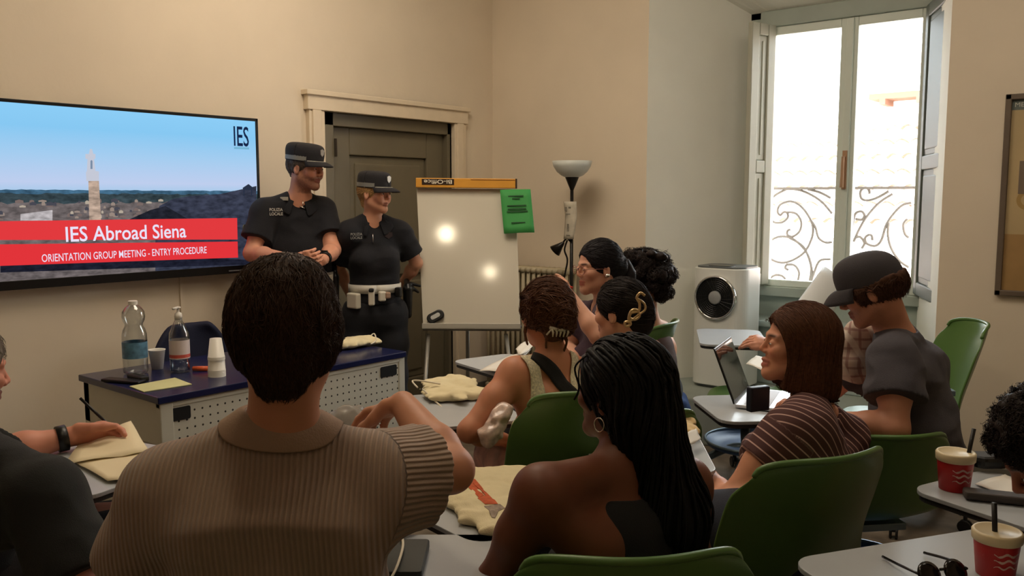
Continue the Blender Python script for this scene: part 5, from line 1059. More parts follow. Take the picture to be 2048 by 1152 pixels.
for bi in range(46):   # hanging braids, each a plaited cord
    t = bi/45; an = -.6+t*1.75; rad = .075+.03*rr.random(); x0 = math.sin(an)*.075; y0 = -.045-math.cos(an)*.045
    zl = -.06-.05*rr.random(); L_ = .36+.15*rr.random()-.10*abs(t-.6); pts_ = [H.p(x0, y0, zl+.10), H.p(x0*1.15, y0-.015, zl), H.p(x0*1.1+.020, y0-.035-.02*rr.random(), zl-L_*.35), H.p(x0*.95+.045+.02*rr.normal(), y0-.05-.012*rr.normal(), zl-L_*.7), H.p(x0*.8+.070+.025*rr.normal(), y0-.04, zl-L_)]
    c_ = catmull(pts_, 16); r_ = [.0058*(1+.28*math.sin(i*1.55))*(1-.45*i/len(c_)) for i in range(len(c_))]; mb = MB(); mb.tube(c_, r_, 7); mb.build('braid', HB, hr, smooth=True)
for (xs) in ([(1172,712),(1150,735),(1158,775),(1148,800)], [(1340,870),(1352,905),(1338,930),(1345,955)], [(1352,890),(1362,920),(1350,948),(1357,985)]):
    mb = MB(); mb.tube(catmull([pt(x, y, 1.86) for x, y in xs], 6), .0022, 5); mb.build('loose_curl', HB, hr, smooth=True)
mb = MB(); ec_ = H.p(-.084, .0, -.052); mb.tube([ec_ + H.f*.012*math.cos(a) + H.u*(.015*math.sin(a)) for a in [2*math.pi*i/24 for i in range(24)]], .0017, 6, closed=True); mb.build('hoop_earring', mat('silver', (220,216,205), rough=.2, metal=1), p.root, smooth=True)
people['braids'] = p
# ================================================================ 4 woman with brown updo
H = Head(pt(1090, 634, 2.92), -22, -4, 4, .96)
p = Person('woman with tousled brown updo, bare back crossed by a black and a cream lace strap', pt(1110, 730, 2.90), -20, S=1.0, fem=True, head=H,
    arms={-1: dict(shoulder=pt(1030, 748, 2.82), elbow=pt(938, 862, 2.72), wrist=pt(1010, 880, 2.98)), 1: dict(shoulder=pt(1180, 752, 3.02), elbow=pt(1210, 850, 3.0), wrist=pt(1130, 860, 3.2))})
p.build_body(SKIN, face_tint(H, (198,134,102)), h=.0055)
F0 = p.F; bk = lambda x, y: pt(x, y, 2.80)
LC = mat('cream_lace', (224,212,180), rough=.8, noise=.25, nscale=150, bump=.6, bscale=200)
F = SDF(); p.torso(F, .009, traps=False); F.plane(p.N-p.u*.25, p.u + p.f*-.5, .006); F.plane(p.P-p.u*.06, -p.u, .004); sdf_obj(F, .006, 'lace_top', LC, p.root)
band(F0, bk(1058, 690), bk(1080, 850), .050, LC, p.root, 'lace_strap', lift=.006); band(F0, bk(1068, 690), bk(1160, 800), .046, fab('strap_black', (22,20,18)), p.root, 'black_strap', lift=.007)
band(F0, pt(1150, 700, 2.9), bk(1150, 850), .045, LC, p.root, 'lace_strap', lift=.006)
p.trousers(fab('skirt_print', (196,150,136), noise=.4)); p.shoes(mat('shoe_tan', (150,120,90)))
HBr = hmat('hair_chestnut', (92,58,38)); F = SDF(); H.ell(F, (0, -.014, .040), (.086, .104, .096), .02); H.cap(F, (0, -.065, .0), (0, -.06, -.05), .045, .035, .03); H.ell(F, (.01, -.095, .015), (.050, .042, .060), .03); H.ell(F, (0, .11, -.05), (.095, .085, .115), .008, '-'); H.ell(F, (-.025, -.090, .055), (.036, .03, .035), .02); H.ell(F, (.03, -.088, -.02), (.036, .030, .036), .02)
F.disp = lambda P: .007*(np.abs(vnoise(P*A((32, 32, 20)), 41))*1.5-.5); F.slack = .008
pts = rand_on(F, H, 2400, lambda x, y, z: (z > -.05) & ~((y > .05) & (z < .07)), seed=6, R=.14)
def flow(P, k):
    x, y, z = H.loc(P); c = np.stack([.01-x, -.10-y, .0-z], 1); sw = np.stack([z-.0, x*0, -(x-.01)], 1)*1.2; d = c*8+sw*7; return d[:,:1]*A(H.s)+d[:,1:2]*A(H.f)+d[:,2:3]*A(H.u)
ex = strands(F, pts, flow, 11, .007, .0018, lift=.010, wob=.55, wf=22, seed=6); hr = sdf_obj(F, .004, 'hair', HBr, p.root, extra=ex)
mb = MB()
for i, (a0_, b0_, c0_) in enumerate((((.065,.03,-.03),(.072,.03,-.07),(.060,.02,-.115)), ((-.070,.0,-.02),(-.074,.0,-.06),(-.066,-.01,-.10)), ((.03,-.085,-.05),(.045,-.09,-.08),(.04,-.075,-.12)), ((-.02,-.08,-.05),(-.03,-.085,-.08),(-.025,-.075,-.105)))): mb = MB(); mb.tube(catmull([H.p(*a0_), H.p(*b0_), H.p(*c0_)], 6), [.006]*6+[.004]*6+[.001], 6); mb.build('loose_lock', HBr, hr, smooth=True)
CLP = mat('clip_pearl', (206,194,172), rough=.25); mb = MB(); cc = H.p(.012, -.128, -.045)
for i in range(5): a = H.p(-.03+.015*i, -.120, -.028); b = H.p(-.026+.013*i, -.128, -.060); mb.tube([a, a.lerp(b, .5)-H.f*.010, b], [.004,.004,.002], 7)
mb.tube([H.p(-.036, -.120, -.030), H.p(0, -.136, -.036), H.p(.036, -.120, -.034)], .006, 8); mb.tube([H.p(-.045, -.118, -.055), H.p(-.030, -.125, -.035)], .003, 6); mb.build('claw_clip', CLP, hr, smooth=True)
people['updo'] = p
# ================================================================ 5 woman with glasses, facing the others
H = Head(pt(1196, 538, 3.75), -112, -3, 0, .97)
p = Person('dark haired woman in glasses and a dark plum v-neck, facing left with one hand raised', pt(1212, 622, 3.80), -125, S=1.0, fem=True, head=H,
    arms={-1: dict(shoulder=pt(1218, 628, 3.66), elbow=pt(1196, 672, 3.50), wrist=pt(1146, 598, 3.56), hand=dict(d=pt(1130, 562, 3.58)-pt(1146, 598, 3.56), pn=(-RT*.9+.2*FW), ts=None, curl=(.25,.55,.75,.85), thumb=(.6,.4,.5))), 1: dict(shoulder=pt(1165, 632, 3.95), elbow=pt(1135, 700, 3.95), wrist=pt(1150, 720, 3.75))})
p.build_body(SKIN, face_tint(H, (208,156,130), brow=(40,30,28), lip=(170,72,70)), h=.0045); eyes(H, p.root, look=(-1, 0))
p.shirt(fab('tee_plum', (58,38,50)), h=.006, e=.012, sleeve=.55, neck=.064, vneck=.12, hem=-.06); p.trousers(fab('trousers_dark', (44,42,44))); p.shoes(mat('shoe_dark', (40,36,34)))
glasses(H, p.root, mat('frame_rose', (150,96,84), rough=.3))
HD = hmat('hair_near_black', (30,27,30), .3); F = SDF(); H.ell(F, (0, -.016, .044), (.084, .102, .094), .02); H.ell(F, (0, -.10, .0), (.05, .045, .055), .03); H.cap(F, (0, -.06, 0), (0, -.055, -.045), .045, .03, .03); H.ell(F, (0, .112, -.045), (.085, .085, .125), .008, '-')
for q in (-1, 1): H.ell(F, (q*.086, .008, -.02), (.018, .022, .032), .006, '-')
F.disp = lambda P: .002*vnoise(P*A((60, 60, 60)), 3); F.slack = .003
pts = rand_on(F, H, 900, lambda x, y, z: (z > -.0), seed=12)
def flow(P, k): x, y, z = H.loc(P); d = np.stack([-x*6, -.8+x*0, -.02-z*4], 1); return d[:,:1]*A(H.s)+d[:,1:2]*A(H.f)+d[:,2:3]*A(H.u)
hr = sdf_obj(F, .004, 'hair', HD, p.root, extra=strands(F, pts, flow, 9, .008, .0014, lift=.002, seed=12, jit=.08))
mb = MB(); mb.tube(catmull([H.p(0, -.13, .02), H.p(.0, -.155, -.03), H.p(.0, -.145, -.09), H.p(.01, -.12, -.13)], 6), [.028]*6+[.034]*6+[.026]*6+[.006], 12); mb.build('ponytail', HD, hr, smooth=True)
a = pt(1131, 572, 3.56); mb = MB(); mb.tube([a-RT*.025, a, a+RT*.03-UP*.008], .006, 8); tag(mb.build('pen_cap', mat('red_plastic', (190,56,44), rough=.4), None, smooth=True), 'small red pen cap held up by the woman in glasses', 'pen cap')
people['glasses'] = p
# ================================================================ 6 woman with big dark curls
H = Head(pt(1284, 558, 4.12), -48, -5, 0, 1.0)
p = Person('woman with voluminous dark curly hair and bare shoulders by the window recess', pt(1296, 648, 4.14), -55, S=.98, fem=True, head=H,
    arms={-1: dict(shoulder=pt(1250, 672, 4.04), elbow=pt(1225, 760, 3.95), wrist=pt(1160, 760, 4.1)), 1: dict(shoulder=pt(1322, 664, 4.28), elbow=pt(1318, 745, 4.36), wrist=pt(1250, 750, 4.5))})
p.build_body(SKIN, face_tint(H, (222,166,136)), h=.006); p.shirt(fab('tank_brown', (74,52,46)), h=.006, e=.009, sleeve=0, cutsh=.10, neck=.12, hem=-.06, wr=.002, name='tank_top'); p.trousers(fab('trousers_dark', (44,42,44))); p.shoes(mat('shoe_dark', (40,36,34)))
HC = hmat('hair_curly_dark', (36,27,24)); F = SDF(); rr = np.random.default_rng(2); H.ell(F, (0, -.016, .04), (.095, .11, .10), .02)
for i in range(70):
    th = rr.uniform(0, 2*math.pi); z = rr.uniform(-.095, .125); r_ = .085+.016*rr.random(); x, y = r_*math.cos(th), -.03+r_*1.12*math.sin(th)
    if y > .045 and z < .07: continue
    s__ = math.sqrt(max(1-((z-.02)/.15)**2, .1)); H.ell(F, (x*s__, y*s__-.01, z), (.026, .026, .022), .008)
H.ell(F, (0, .118, -.045), (.08, .08, .12), .008, '-'); F.disp = lambda P: .006*vnoise(P*55, 7); F.slack = .008
pts = rand_on(F, H, 4500, lambda x, y, z: (z > -.1), seed=3, R=.15)
def flow(P, k): ph = k*1.3; x, y, z = H.loc(P); d = np.stack([x*4+.9*math.sin(ph)+0*x, y*2+.9*math.cos(ph), -.5+0*x], 1); return d[:,:1]*A(H.s)+d[:,1:2]*A(H.f)+d[:,2:3]*A(H.u)
hr = sdf_obj(F, .005, 'hair', HC, p.root, extra=strands(F, pts, flow, 11, .006, .0015, lift=.012, seed=3, jit=.3, wob=.4))
people['curly'] = p
# ================================================================ 7 woman with swirl hair clip
H = Head(pt(1240, 626, 3.12), -58, -6, 0, .96)
p = Person('woman with dark hair pinned up by a gold treble-shaped clip', pt(1256, 712, 3.12), -50, S=.98, fem=True, head=H,
    arms={-1: dict(shoulder=pt(1190, 742, 3.02), elbow=pt(1160, 840, 3.0), wrist=pt(1100, 830, 3.2)), 1: dict(shoulder=pt(1312, 742, 3.25), elbow=pt(1322, 835, 3.3), wrist=pt(1250, 830, 3.45))})
p.build_body(SKIN, face_tint(H, (212,156,128), brow=(40,30,26)), h=.0055); eyes(H, p.root); p.shirt(fab('tee_grey', (70,66,70)), h=.007, e=.012, sleeve=.5, hem=-.06); p.trousers(fab('trousers_dark', (44,42,44))); p.shoes(mat('shoe_dark', (40,36,34)))
HK = hmat('hair_black_brown', (32,24,21), .35); F = SDF(); H.ell(F, (0, -.016, .040), (.084, .102, .094), .02); H.ell(F, (.0, -.095, -.015), (.045, .040, .075), .03); H.cap(F, (0, -.06, 0), (0, -.055, -.045), .045, .034, .03); H.ell(F, (0, .112, -.055), (.088, .088, .125), .008, '-')
for q in (-1, 1): H.ell(F, (q*.088, .006, -.02), (.020, .026, .036), .006, '-')
F.disp = lambda P: .003*vnoise(P*A((60, 60, 40)), 3); F.slack = .004
pts = rand_on(F, H, 1300, lambda x, y, z: (z > -.03), seed=13)
def flow(P, k): x, y, z = H.loc(P); d = np.stack([-x*7, -.7+x*0, -.1-z*4], 1); return d[:,:1]*A(H.s)+d[:,1:2]*A(H.f)+d[:,2:3]*A(H.u)
hr = sdf_obj(F, .004, 'hair', HK, p.root, extra=strands(F, pts, flow, 9, .008, .0015, lift=.003, seed=13, jit=.12))
GOLD = mat('clip_gold', (206,176,130), rough=.28, metal=.7); mb = MB(); cpt = lambda u, v: pt(1270+u*.9, 618+v*.95, 2.945)
mb.tube(catmull([cpt(u, v) for u, v in ((22,-28),(12,-34),(4,-24),(10,-12),(8,4),(-8,8),(-12,18),(0,22),(10,14),(4,2),(-8,4)  ,(-14,20),(-10,32),(-20,36),(-22,28),(-12,26))], 6), .0048, 8)
mb.tube(catmull([cpt(u, v) for u, v in ((2,-24),(20,-12),(22,2),(8,12),(-16,30))], 6), .0038, 8); mb.build('treble_clip', GOLD, hr, smooth=True)
mb = MB(); mb.lathe(H.p(-.02, .03, .138), [(.001,.0),(.007,.002),(.009,.006),(.006,.011),(.001,.013)], 10); mb.build('hair_pin', mat('silver', (220,216,205), rough=.2, metal=1), hr, smooth=True)
people['clip'] = p
# ================================================================ 8 woman in striped tee with a bob
H = Head(pt(1592, 694, 2.56), -86, 6, 0, .98)
p = Person('young woman in profile with a brown bob and a maroon tee with thin pale stripes', pt(1630, 815, 2.55), -50, P=pt(1545, 1000, 2.33).to_2d().to_3d()+UP*.57, S=1.0, fem=True, head=H,
    arms={-1: dict(shoulder=pt(1578, 862, 2.38), elbow=pt(1452, 1008, 2.38), wrist=pt(1400, 930, 2.62)), 1: dict(shoulder=pt(1692, 872, 2.68), elbow=pt(1690, 960, 2.9), wrist=pt(1600, 950, 3.0))})
p.build_body(SKIN, face_tint(H, (214,152,122), brow=(70,44,34), lip=(176,92,86), ruddy=.2), h=.0036, open_mouth=.5, fat=.93); eyes(H, p.root, (80,56,40))
ST = bpy.data.materials.new('striped_maroon'); ST.use_nodes = True; nt = ST.node_tree; b = nt.nodes['Principled BSDF']; b.inputs['Roughness'].default_value = .85
at = nt.nodes.new('ShaderNodeAttribute'); at.attribute_name = 'ribu'; fr_n = nt.nodes.new('ShaderNodeMath'); fr_n.operation = 'PINGPONG'; fr_n.inputs[1].default_value = .5; nt.links.new(at.outputs['Fac'], fr_n.inputs[0])
mr = nt.nodes.new('ShaderNodeMapRange'); mr.inputs['From Min'].default_value = .06; mr.inputs['From Max'].default_value = .10; mr.inputs['To Min'].default_value = 1; mr.inputs['To Max'].default_value = 0; nt.links.new(fr_n.outputs[0], mr.inputs['Value']); mx = nt.nodes.new('ShaderNodeMix'); mx.data_type = 'RGBA'; mx.inputs['A'].default_value = (*lin((78,44,42)), 1); mx.inputs['B'].default_value = (*lin((196,160,150)), 1); nt.links.new(mr.outputs[0], mx.inputs['Factor']); nt.links.new(mx.outputs['Result'], b.inputs['Base Color'])
def stripe(V):
    sh = A(p.sh[-1]); ax = A(nz(p.arms[-1]['elbow']-p.sh[-1])); q = V-sh; al = q@ax; z = (V-A(p.N))@A(p.u); x = (V-A(p.N))@A(p.s); on = (al > .005) & (x < -.12)
    return np.where(on, al/.023, z/.023)
so_ = p.shirt(ST, h=.004, e=.010, sleeve=.42, flare=.010, neck=.074, vneck=0, hem=-.05, wr=.004, name='striped_tee')
co = np.zeros(len(so_.data.vertices)*3, np.float32); so_.data.vertices.foreach_get('co', co); a_ = so_.data.attributes.new('ribu', 'FLOAT', 'POINT'); a_.data.foreach_set('value', stripe(co.reshape(-1, 3)+A(org(p.root))).astype(np.float32))
F0 = p.F; sp_ = SDF(); p.torso(sp_, .012)
band(sp_, p.N - p.f*.09 + p.u*.03 + p.s*.05, p.N - p.f*.13 - p.u*.20 + p.s*.01, .05, SKIN, p.root, 'open_back') if False else None
p.trousers(fab('jeans_dark', (40,44,58))); p.shoes(mat('shoe_dark', (40,36,34)))
HO = hmat('hair_auburn_brown', (88,54,36), .38); F = SDF(); H.ell(F, (0, -.016, .042), (.088, .108, .096), .02); H.fcap(F, 0,0,0,0,0,0,0,0) if False else None
F.fcap(H.p(0, -.022, .03), H.p(0, -.034, -.105), .088, .102, .098, .108, H.s, .03)
H.ell(F, (0, .118, -.050), (.135, .098, .135), .006, '-'); F.plane(H.p(0, -.03, -.128), -H.u+H.f*.12, .004)
F.disp = lambda P: (lambda L: .0022*np.abs(vnoise(np.stack([L[0]*110, L[1]*110, L[2]*7], 1), 3)))(H.loc(P)); F.slack = .004
pts = rand_on(F, H, 5200, lambda x, y, z: (z > -.06) & ~((y > .03) & (z < .04)), seed=15, R=.15)
def flow(P, k): x, y, z = H.loc(P); d = np.stack([x*9*np.clip(z*12,0,1)+x*.3, -.35*np.clip(z*12, 0, 1)*np.sign(.08-y), -.28-.9*np.clip(.085-z, 0, .1)*10], 1); return d[:,:1]*A(H.s)+d[:,1:2]*A(H.f)+d[:,2:3]*A(H.u)
hr = sdf_obj(F, .0035, 'hair', HO, p.root, extra=strands(F, pts, flow, 20, .0085, .0011, lift=.003, seed=15, jit=.03))
people['stripe'] = p
# ================================================================ 9 man in cap and charcoal tee
H = Head(pt(1742, 582, 2.92), -66, -24, 0, 1.0)
p = Person('man in a dark cap, glasses and charcoal tee, bent over a laptop by the window', pt(1794, 676, 3.0), -52, P=pt(1850, 905, 3.0).to_2d().to_3d()+UP*.58, S=1.08, head=H,
    arms={-1: dict(shoulder=pt(1788, 722, 2.80), elbow=pt(1790, 858, 2.72), wrist=pt(1630, 838, 2.86), hand=dict(d=pt(1560, 785, 2.95)-pt(1630, 838, 2.86), pn=(FW*.5-RT*.5), curl=(.5,.6,.7,.8), thumb=(.6,.5,.4))),
           1: dict(shoulder=pt(1770, 705, 3.2), elbow=pt(1665, 775, 3.42), wrist=pt(1552, 690, 3.42), hand=dict(d=pt(1490, 674, 3.42)-pt(1552, 690, 3.42), pn=(-UP*.8+FW*.3), curl=(.25,.45,.55,.65), thumb=(.8,.3,.2), spread=.5, S=.9))})
p.build_body(SKIN, face_tint(H, (206,146,118), beard=(90,66,56), bamt=.25), h=.0048); eyes(H, p.root)
p.shirt(fab('tee_charcoal', (72,68,74)), h=.006, e=.020, sleeve=.58, flare=.022, neck=.060, hem=-.08, wr=.008); g_ = p.g
mb = MB(); p.trousers(fab('shorts_olive', (106,98,80)), length=.85, name='shorts'); p.shoes(mat('shoe_dark', (40,36,34)))
glasses(H, p.root, mat('frame_dark', (40,36,34), rough=.3))
hair_short(p, hmat('hair_brown', (84,56,42)), vol=.016, nape=-.05, n=1500, seed=21, length=8, wob=.5, lift=.008, top=-.01, ztop=.035)
cap_hat(H, fab('cap_charcoal', (58,54,58)), p.root, peak=.062, tall=.112, base=.022, rx=.090, ry=.110, droop=.034, tilt=.10, ball=True)
F = SDF(); F.fcap(pt(1735, 668, 3.12), pt(1700, 730, 3.16), .09, .05, .10, .055, RT, .03); F.disp = lambda P: .010*vnoise(P*22, 4); F.slack = .01; sdf_obj(F, .005, 'plaid_overshirt', plaid_mat(), p.root, label='crumpled pinkish plaid overshirt front')
people['hat'] = p
# ================================================================ 10 person at the right edge
H = Head(pt(2116, 908, 1.76), -78, -38, 0, 1.0)
p = Person('person with short dark curly hair leaning in at the right edge', pt(2212, 985, 1.80), -70, S=1.04, head=H, P=pt(2300, 1200, 1.85).to_2d().to_3d()+UP*.58,
    arms={-1: dict(shoulder=pt(2165, 1060, 1.68), elbow=pt(2150, 1260, 1.68), wrist=pt(2070, 1230, 1.9)), 1: dict()})
p.build_body(SKIN, face_tint(H, (150,96,74), brow=(30,22,20)), h=.005); eyes(H, p.root)
p.shirt(fab('tee_dark', (50,48,52)), h=.007, e=.014, sleeve=.55); p.trousers(fab('trousers_dark', (44,42,44))); p.shoes(mat('shoe_dark', (40,36,34)))
F = SDF(); rr = np.random.default_rng(4); H.ell(F, (0, -.014, .045), (.088, .105, .098), .02)
for i in range(120):
    v = rr.normal(0, 1, 3); v /= np.linalg.norm(v); x, y, z = v[0]*.086, -.012+v[1]*.104, .042+v[2]*.098
    if (y > .045 and z < .075) or z < -.035: continue
    H.ell(F, (x, y, z), (.015, .015, .014), .006)
H.ell(F, (0, .112, -.045), (.085, .085, .11), .008, '-'); F.disp = lambda P: .004*vnoise(P*80, 7); F.slack = .006
pts = rand_on(F, H, 7000, lambda x, y, z: (z > -.03), seed=33)
def flow(P, k): ph = k*1.6; x, y, z = H.loc(P); d = np.stack([x*4+.9*math.sin(ph)+0*x, y*2+.9*math.cos(ph), -.3+0*x], 1); return d[:,:1]*A(H.s)+d[:,1:2]*A(H.f)+d[:,2:3]*A(H.u)
sdf_obj(F, .004, 'hair', hmat('hair_curly_brown', (40,30,26)), p.root, extra=strands(F, pts, flow, 7, .0045, .0013, lift=.010, seed=33, jit=.35, wob=.5))
people['right'] = p
# ================================================================ police officers
PN = fab('uniform_navy', (15,15,22), noise=.08); PT = fab('uniform_trousers', (14,14,20), noise=.08); RB = mat('reflective_grey', (128,128,122), rough=.4); WHT = mat('white_leather', (206,200,184), rough=.5); PIP = mat('piping_silver', (170,165,150), rough=.4)
CAPN = fab('cap_navy', (30,28,32), noise=.06); TXW = mat('print_white', (205,200,190), rough=.6)
def badge_text(p, c, lines, size, m=TXW):
    n = -ray(0,0); c = Vector(c); F = p.shirtF; P = A(c)[None,:]
    for _ in range(8): g = F.grad(P); P = (P-g*F.ev(P)[:,None]).astype(np.float32)
    g = Vector(map(float, F.grad(P)[0])); g = (g - g.dot(UP)*UP*.6).normalized(); ax = UP.cross(g).normalized(); ay = g.cross(ax); c = Vector(map(float, P[0])) + g*.007
    for i, t in enumerate(lines): text_obj(t, 'chest_print', m, p.root, c + ay*(.5-i)*size*1.35, ax, ay, size, font_off=.01, ext=.001)
    return c, g, ax, ay
def officer_belt(p, m, z0, pouches, name='belt'):
    F = p.shirtF; rows = []; n = 40; c = p.P + p.u*z0
    for zz_ in (-.024, .024):
        P = np.array([tuple(c + (p.f*math.cos(a)*.13 + p.s*math.sin(a)*.17) + p.u*zz_) for a in [2*math.pi*i/n for i in range(n+1)]], np.float32); rows.append([Vector(map(float, q_)) for q_ in P])
    R_ = []
    for row in rows:
        out = []
        for v in row:
            d = v-c; d -= p.u*d.dot(p.u); d.normalize(); lo, hi = .02, .30
            for _ in range(14):
                mid = (lo+hi)/2; q_ = c + p.u*((v-c).dot(p.u)) + d*mid
                if F.ev(A(q_)[None,:])[0] < 0: lo = mid
                else: hi = mid
            out.append(c + p.u*((v-c).dot(p.u)) + d*(hi+.006))
        R_.append(out)
    mb = MB(); mb.grid(R_); b_ = mb.build(name, m, p.root, smooth=True, solid=.005)
    for (px_, py_, w, h, t, mm, nm) in pouches:
        best = min(range(n), key=lambda i: (lambda sxy: abs(sxy-px_) + (0 if (R_[0][i]-CAM).dot(FW) < (c-CAM).dot(FW) else 999))(1024+F_PX*((R_[0][i]-CAM).dot(RT))/((R_[0][i]-CAM).dot(CF))))
        q_ = (R_[0][best]+R_[1][best])/2; o = (q_-c); o -= p.u*o.dot(p.u); o.normalize(); pp = pt(px_, py_, (q_-CAM).dot(CF)); q_ = Vector((q_.x, q_.y, pp.z)); ax = UP.cross(o).normalized()
        mb = MB(); mb.obox(q_+o*(t/2+.004), (ax, o, UP), (w/2, t/2, h/2)); mb.build(nm, mm, b_, bevel=min(.008, t*.3))
    return b_
H = Head(pt(611, 338, 4.68), 112, -6, 0, 1.0)
p = Person('tall male police officer in navy polo and peaked cap, hands clasped, beside the television', pt(597, 402, 4.74), 163, S=1.03, head=H, sit=False,
    arms={1: dict(shoulder=pt(530, 424, 4.66), elbow=pt(503, 507, 4.58), wrist=pt(588, 520, 4.36), hand=dict(d=pt(640, 512, 4.33)-pt(588, 520, 4.36), pn=(FW+.2*UP), curl=(.5,.6,.6,.6), thumb=(.7,.5,.2), ts=None)),
          -1: dict(shoulder=pt(645, 421, 4.82), elbow=pt(666, 500, 4.72), wrist=pt(646, 520, 4.48), hand=dict(d=pt(592, 516, 4.38)-pt(646, 520, 4.48), pn=(FW-.2*UP), curl=(.4,.5,.5,.5), thumb=(.7,.5,.2)))})
p.build_body(SKIN, face_tint(H, (208,148,120), beard=(92,64,50), bamt=.62, brow=(60,42,34), ruddy=.18), h=.0038, smile=1.0); eyes(H, p.root, look=(0, 0))
p.shirt(PN, h=.006, e=.014, sleeve=.66, flare=.014, neck=.058, vneck=.075, hem=.04, wr=.005, belly=.03, name='polo_shirt')
p.collar(PN, r=.066, hgt=.034, wid=.055, open_=24); p.trousers(PT); p.shoes(mat('boot_black', (18,18,18), rough=.4), )
badge_text(p, pt(565, 420, 4.56), ['POLIZIA', 'LOCALE'], .0165)
c_, g, ax, ay = badge_text(p, pt(630, 412, 4.62), [], .01); mb = MB(); mb.prism([c_+ax*x*.02+ay*z*.022-g*.004 for x, z in ((-1,1),(1,1),(1,-.2),(0,-1),(-1,-.2))], g*.003); mb.build('chest_badge', mat('badge_dark', (44,30,30), rough=.5), p.root)
mb = MB(); c_, g, ax, ay = badge_text(p, pt(607, 408, 4.56), [], .01); mb.tube([c_+ay*.035, c_-ay*.005], .0022, 6); mb.tube([c_-ax*.018+ay*.004, c_+ax*.014-ay*.010], .004, 6); mb.build('zip_pull', mat('silver', (220,216,205), rough=.2, metal=1), p.root, smooth=True)
mb = MB(); c = p.arms[1]['elbow'].lerp(p.sh[1], .55); mb.prism(rrect(c-RT*.070-FW*.02, FW, UP, .05, .065, .02), -RT*.004); mb.build('sleeve_crest', mat('crest_grey', (92,90,80), rough=.6), p.root)
mb = MB(); cc = p.N + p.s*.075 + p.f*.055; mb.obox(cc+UP*.012-FW*.012, (nz(p.s-.5*p.f), nz(p.f+.5*p.s), UP), (.022,.004,.010)); mb.build('collar_tab', PIP, p.root, bevel=.002)
p.watch(-1, BLK, t=.86, r=.033, w=.030)
cap_hat(H, CAPN, p.root, peak=.070, tall=.098, base=.040, rx=.088, ry=.107, droop=.020, flare=1.04, band=RB, badge=mat('badge_silver', (150,150,145), rough=.35, metal=.5), rim=PIP, tilt=-.02)
hair_short(p, hmat('hair_cropped_grey', (90,80,72)), vol=.004, ztop=.05, nape=-.05, n=500, seed=41, length=3, h=.005, lift=.002)
officer_belt(p, mat('belt_white', (206,202,190), rough=.5), .13, [(655, 556, .05, .045, .03, WHT, 'belt_pouch'), (640, 560, .05, .07, .035, BLK, 'radio_pouch')])
F = SDF(); hp = p.P - p.s*.185 + p.u*.10; F.fcap(hp+UP*.02, hp-UP*.16, .035, .028, .028, .022, p.f, .02); F.cap(hp+UP*.05+p.f*.01, hp+UP*.09-p.f*.03, .018, .016, .01); sdf_obj(F, .005, 'holster', BLK, p.root)
people['cop'] = p
H = Head(pt(750, 388, 4.78), 120, -4, 0, .93)
p = Person('blonde female police officer in navy polo and peaked cap with a white belt', pt(747, 444, 4.84), 166, S=.97, fem=True, head=H, sit=False,
    arms={1: dict(shoulder=pt(698, 466, 4.78), elbow=pt(676, 535, 4.92), wrist=pt(700, 590, 5.05)), -1: dict(shoulder=pt(800, 466, 4.90), elbow=pt(833, 526, 4.98), wrist=pt(800, 574, 5.14))})
p.build_body(SKIN, face_tint(H, (216,158,128), brow=(120,84,60), ruddy=.2), h=.0038, smile=1.0); eyes(H, p.root)
p.shirt(PN, h=.006, e=.014, sleeve=.74, flare=.014, neck=.056, vneck=.09, hem=.06, wr=.005, name='polo_shirt'); p.collar(PN, r=.062, hgt=.032, wid=.052, open_=26); p.trousers(PT); p.shoes(mat('boot_black', (18,18,18), rough=.4))
badge_text(p, pt(717, 472, 4.70), ['POLIZIA', 'LOCALE'], .0145, mat('print_grey_white', (150,148,142), rough=.6))
c_, g, ax, ay = badge_text(p, pt(782, 466, 4.74), [], .01); mb = MB(); mb.prism([c_+ax*x*.024+ay*z*.018-g*.004 for x, z in ((-1,1),(1,1),(1,-.2),(0,-1),(-1,-.2))], g*.003); mb.build('chest_badge', mat('badge_dark', (44,30,30), rough=.5), p.root)
c_, g, ax, ay = badge_text(p, pt(749, 474, 4.70), [], .01); mb = MB(); mb.tube([c_+ay*.03, c_-ay*.018], .0022, 6); mb.build('zip_pull', mat('silver', (220,216,205), rough=.2, metal=1), p.root, smooth=True)
cap_hat(H, CAPN, p.root, peak=.078, tall=.098, base=.036, rx=.088, ry=.107, droop=.020, band=RB, badge=mat('badge_silver', (150,150,145), rough=.35, metal=.5), rim=PIP)
F = SDF(); H.ell(F, (0, -.018, .030), (.082, .099, .080), .02); H.cap(F, (0, -.065, .0), (0, -.060, -.060), .046, .036, .03); H.ell(F, (0, .11, -.05), (.09, .088, .115), .008, '-')
for q in (-1, 1): H.ell(F, (q*.088, .006, -.02), (.018, .022, .03), .006, '-')
pts = rand_on(F, H, 900, lambda x, y, z: (z > -.03) & (z < .06), seed=51)
def flow(P, k): x, y, z = H.loc(P); d = np.stack([-x*5, -.7+x*0, -.25+x*0], 1); return d[:,:1]*A(H.s)+d[:,1:2]*A(H.f)+d[:,2:3]*A(H.u)
sdf_obj(F, .0045, 'hair', hmat('hair_blonde', (196,158,104)), p.root, extra=strands(F, pts, flow, 8, .007, .0014, lift=.003, seed=51))
officer_belt(p, mat('belt_white', (206,202,190), rough=.5), .145, [(716, 601, .085, .085, .035, WHT, 'belt_pouch'), (741, 594, .034, .090, .03, WHT, 'torch_holder'), (741, 580, .030, .022, .034, BLK, 'torch'), (760, 592, .040, .055, .03, WHT, 'belt_pouch'), (771, 590, .034, .036, .034, mat('pouch_tan', (150,120,98), rough=.6), 'pouch_window'), (790, 584, .035, .055, .035, BLK, 'key_pouch')])
